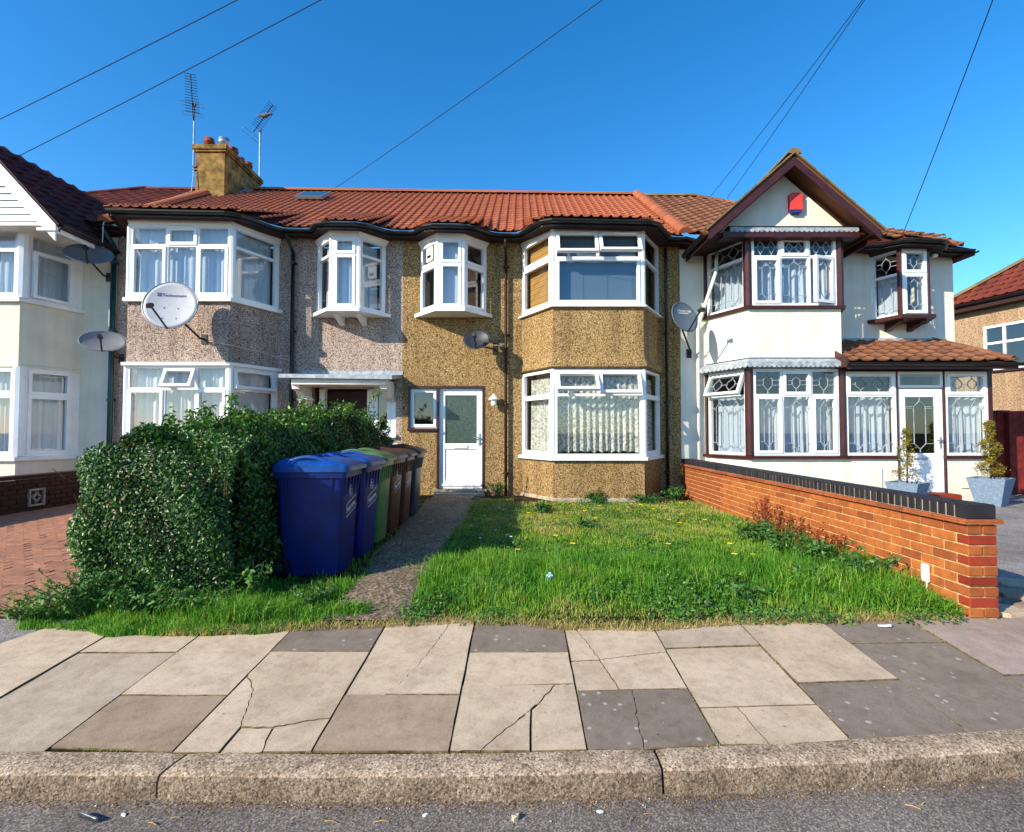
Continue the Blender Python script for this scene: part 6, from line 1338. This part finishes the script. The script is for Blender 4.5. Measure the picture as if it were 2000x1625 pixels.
# ------------------------------------------------------------------ planters with conifers
def planter(x, y, z, s, h, label, lc, ch, nl):
    root = empty('planter', (x, y, z), label, 'planter', 'blue grey tapered planters by the porch'); ca_, sa_ = math.cos(R(32)), math.sin(R(32))
    def rg(q, zz): return [(x+(a*ca_-b*sa_)*q, y+(a*sa_+b*ca_)*q, zz) for a, b in ((-1, -1), (1, -1), (1, 1), (-1, 1))]
    m = MB(); rs = [rg(s*.62, z), rg(s, z+h), rg(s*.9, z+h), rg(s*.86, z+h-.06)]; m.add([v for r in rs for v in r], [(i*4+j, i*4+(j+1) % 4, (i+1)*4+(j+1) % 4, (i+1)*4+j) for i in range(3) for j in range(4)]+[(3, 2, 1, 0)]); m.build('pot', 'planter', root)
    m = MB(); m.add(rg(s*.87, z+h-.05), [(0, 1, 2, 3)]); m.build('compost', 'soil', root)
    sr = empty('conifer', (x, y, z+h-.05), lc, 'shrub', 'young conifers in planters'); m = MB(); m.tube([(x, y, z+h-.06), (x+.01, y, z+h+ch*.5), (x, y, z+h+ch)], .016, 6, .005); m.build('trunk', 'bark', sr)
    P2, N2, S2, T2 = [], [], [], []
    for i in range(nl):
        f = random.random(); a = f*15+random.choice((0, 0, 3.14))+random.gauss(0, .55); rr = (.21*(1-f)**.6*(.6+.4*math.sin(f*15))+.04)*random.uniform(.35, 1.05)
        q = (x+math.cos(a)*rr, y+math.sin(a)*rr, z+h+.05+f*ch*.97+random.gauss(0, .02)); P2.append(q); N2.append((math.cos(a), math.sin(a), .6)); S2.append(random.uniform(.025, .05)); T2.append(random.random())
    leaves('crown', np.array(P2), np.array(N2), np.array(S2), np.array(T2), 'conifer_leaf', sr, .4, 1.0)['kind'] = 'stuff'
planter(6.75, 8.95, .16, .25, .42, 'blue grey tapered planter partly hidden behind the brick wall', 'thin sparse conifer in the planter in front of the porch door', .9, 1500)
planter(8.16, 8.9, .16, .26, .5, 'blue grey tapered planter standing by the red fence', 'dense golden conifer in the planter beside the red fence', .95, 3200)
# ------------------------------------------------------------------ litter and bits
m = MB(); cx, cy = -1.72, 2.09
for i in range(9):
    a = 6.2832*i/9; m.v.append((cx-.05+.014*math.cos(a)*.6*random.uniform(.6, 1.1), cy+.018, -.086+.014*math.sin(a)*random.uniform(.5, 1.1)))
for i in range(9):
    a = 6.2832*i/9; m.v.append((cx+.045+.016*math.cos(a)*.6*random.uniform(.5, 1.1), cy-.012, -.086+.013*math.sin(a)*random.uniform(.5, 1.1)))
m.f = [(i, (i+1) % 9, 9+(i+1) % 9, 9+i) for i in range(9)]+[tuple(range(9))[::-1], tuple(range(9, 18))]
tag(m.build('crushed_can', 'cansteel'), 'crushed dark can lying in the gutter by the kerb', 'can')
def scrap(name, label, cat, group, x, y, z, sx, sy, mat, a=0, h=.004):
    m = MB(); k = 6; pts = [(x+sx*random.uniform(.6, 1)*math.cos(6.2832*i/k+.4)*math.cos(a)-sy*random.uniform(.6, 1)*math.sin(6.2832*i/k+.4)*math.sin(a), y+sx*math.cos(6.2832*i/k+.4)*math.sin(a)+sy*random.uniform(.6, 1)*math.sin(6.2832*i/k+.4)*math.cos(a)) for i in range(k)]
    m.prism(pts, z, lambda px_, py_: z+h+random.uniform(0, h)); tag(m.build(name, mat), label, cat, group)
for x, y, s in ((-.38, 2.12, .016), (.33, 2.14, .02), (-1.6, 2.12, .014)): scrap('litter_scrap', 'small white scrap of litter in the gutter below the kerb', 'litter', 'white scraps along the gutter', x, y, -.1, s, s*.5, 'litterwhite', random.uniform(-.4, .4))
scrap('pebble', 'pale rounded pebble in the gutter by the kerb', 'pebble', None, -.02, 2.1, -.1, .022, .018, 'slab_c', 0, .012)
for x, y, a in ((-.9, 2.1, .2), (-.75, 2.08, -.1), (.52, 2.12, .1), (.45, 2.1, .9), (-1.45, 2.07, -.3), (-1.38, 2.1, .1), (-1.25, 2.06, 1.2), (-.55, 2.08, .1), (1.62, 2.16, -.5), (1.68, 2.18, .5), (-1.1, 2.0, .1)):
    m = MB(); L_ = random.uniform(.015, .035); m.tube([(x-L_*math.cos(a), y-L_*math.sin(a), -.094), (x, y, -.09), (x+L_*math.cos(a), y+L_*math.sin(a), -.095)], .002, 4); tag(m.build('twig', 'straw'), 'short straw coloured twig lying in the gutter', 'twig', 'twigs in the gutter')
scrap('litter_scrap', 'white scrap of paper on the dark paving slab by the grass', 'litter', None, 2.55, 3.62, .096, .06, .02, 'litterwhite', 0, .006)
m = MB(); c_ = Vector((.26, 4.45, .21)); m.lathe([(.01, -.03), (.03, -.015), (.033, .008), (.02, .022), (.006, .027)], c_, 9); m.v = [tuple(Vector(v)+Vector((random.uniform(-.01, .01), random.uniform(-.01, .01), random.uniform(-.008, .008)))) for v in m.v]; tag(m.build('crumpled_plastic', 'litterblue'), 'pale blue crumpled plastic lying in the long grass', 'litter')
# grit and leaf crumbs swept against the kerb
k = 2600; xx = rng.uniform(-3, 3.2, k); yy = np.interp(xx, [q[0] for q in KF], [q[1] for q in KF])-np.abs(rng.normal(0, .035, k))-.003; far_ = rng.uniform(0, 1, k) < .12; yy = np.where(far_, yy-rng.uniform(0, .5, k), yy)
o = leaves('gutter_grit', np.stack([xx, yy, np.full(k, -.097)], 1), np.tile([[0., 0., 1.]], (k, 1)), rng.uniform(.004, .014, k), np.clip(rng.normal(.4, .28, k), 0, 1), 'debris', None, .6, .35); tag(o, 'fine grit and leaf crumbs lying along the foot of the kerb', 'grit', kind='stuff')
k = 900; xx = rng.uniform(-2.7, 3.2, k); yy = rng.uniform(2.4, 3.7, k); yy = np.where(rng.uniform(0, 1, k) < .5, 3.72-np.abs(rng.normal(0, .12, k)), yy)
o = leaves('pavement_crumbs', np.stack([xx, yy, .07*(yy-2.36)+.004], 1), np.tile([[0., 0., 1.]], (k, 1)), rng.uniform(.004, .012, k), np.clip(rng.normal(.3, .25, k), 0, 1), 'debris', None, .6, .25); tag(o, 'scattered soil crumbs and leaf bits on the pavement slabs', 'crumbs', kind='stuff')
# moss and grit in the pavement joints
px, py = [], []
for xj in XJ:
    k = 260; px += list(rng.normal(xj, .006, k)); py += list(rng.uniform(2.4, 3.7, k))
k = 900; xx = rng.uniform(-2.3, 2.2, k); px += list(xx); py += [interp(KB, float(q))+.004+abs(rng.normal(0, .006)) for q in xx]
k = 500; xx = rng.uniform(-2.2, -1.58, k); px += list(xx); py += [2.385+abs(rng.normal(0, .01)) for q in xx]
px, py = np.array(px), np.array(py); cl = vnoise(px, py, 4, 2) > .12; px, py = px[cl], py[cl]; n = len(px)
pos = np.stack([px, py, .07*(py-2.36)-.02], 1); o = blades('joint_moss', pos, rng.uniform(.012, .032, n), rng.uniform(.2, .9, n), np.full(n, .0022), np.clip(rng.normal(.7, .2, n), 0, 1), 'grass_mat'); tag(o, 'moss and tiny weeds growing in the pavement joints', 'moss', kind='stuff')
# dead straw along the pavement edge
k = 4200; xx = rng.uniform(-2.4, 3.2, k); yy = np.interp(xx, [q[0] for q in FEDGE], [q[1] for q in FEDGE])-.02+np.abs(rng.normal(0, .07, k)); pos = np.stack([xx, yy, gzv(xx, yy)+.0], 1)
o = blades('dry_grass', pos, rng.uniform(.03, .07, k), rng.uniform(.9, 1.6, k), np.full(k, .002), np.clip(rng.normal(.97, .05, k), 0, 1), 'grass_mat'); tag(o, 'dry straw coloured grass along the pavement edge', 'grass', kind='stuff')
for o in BASES: del o['_b']
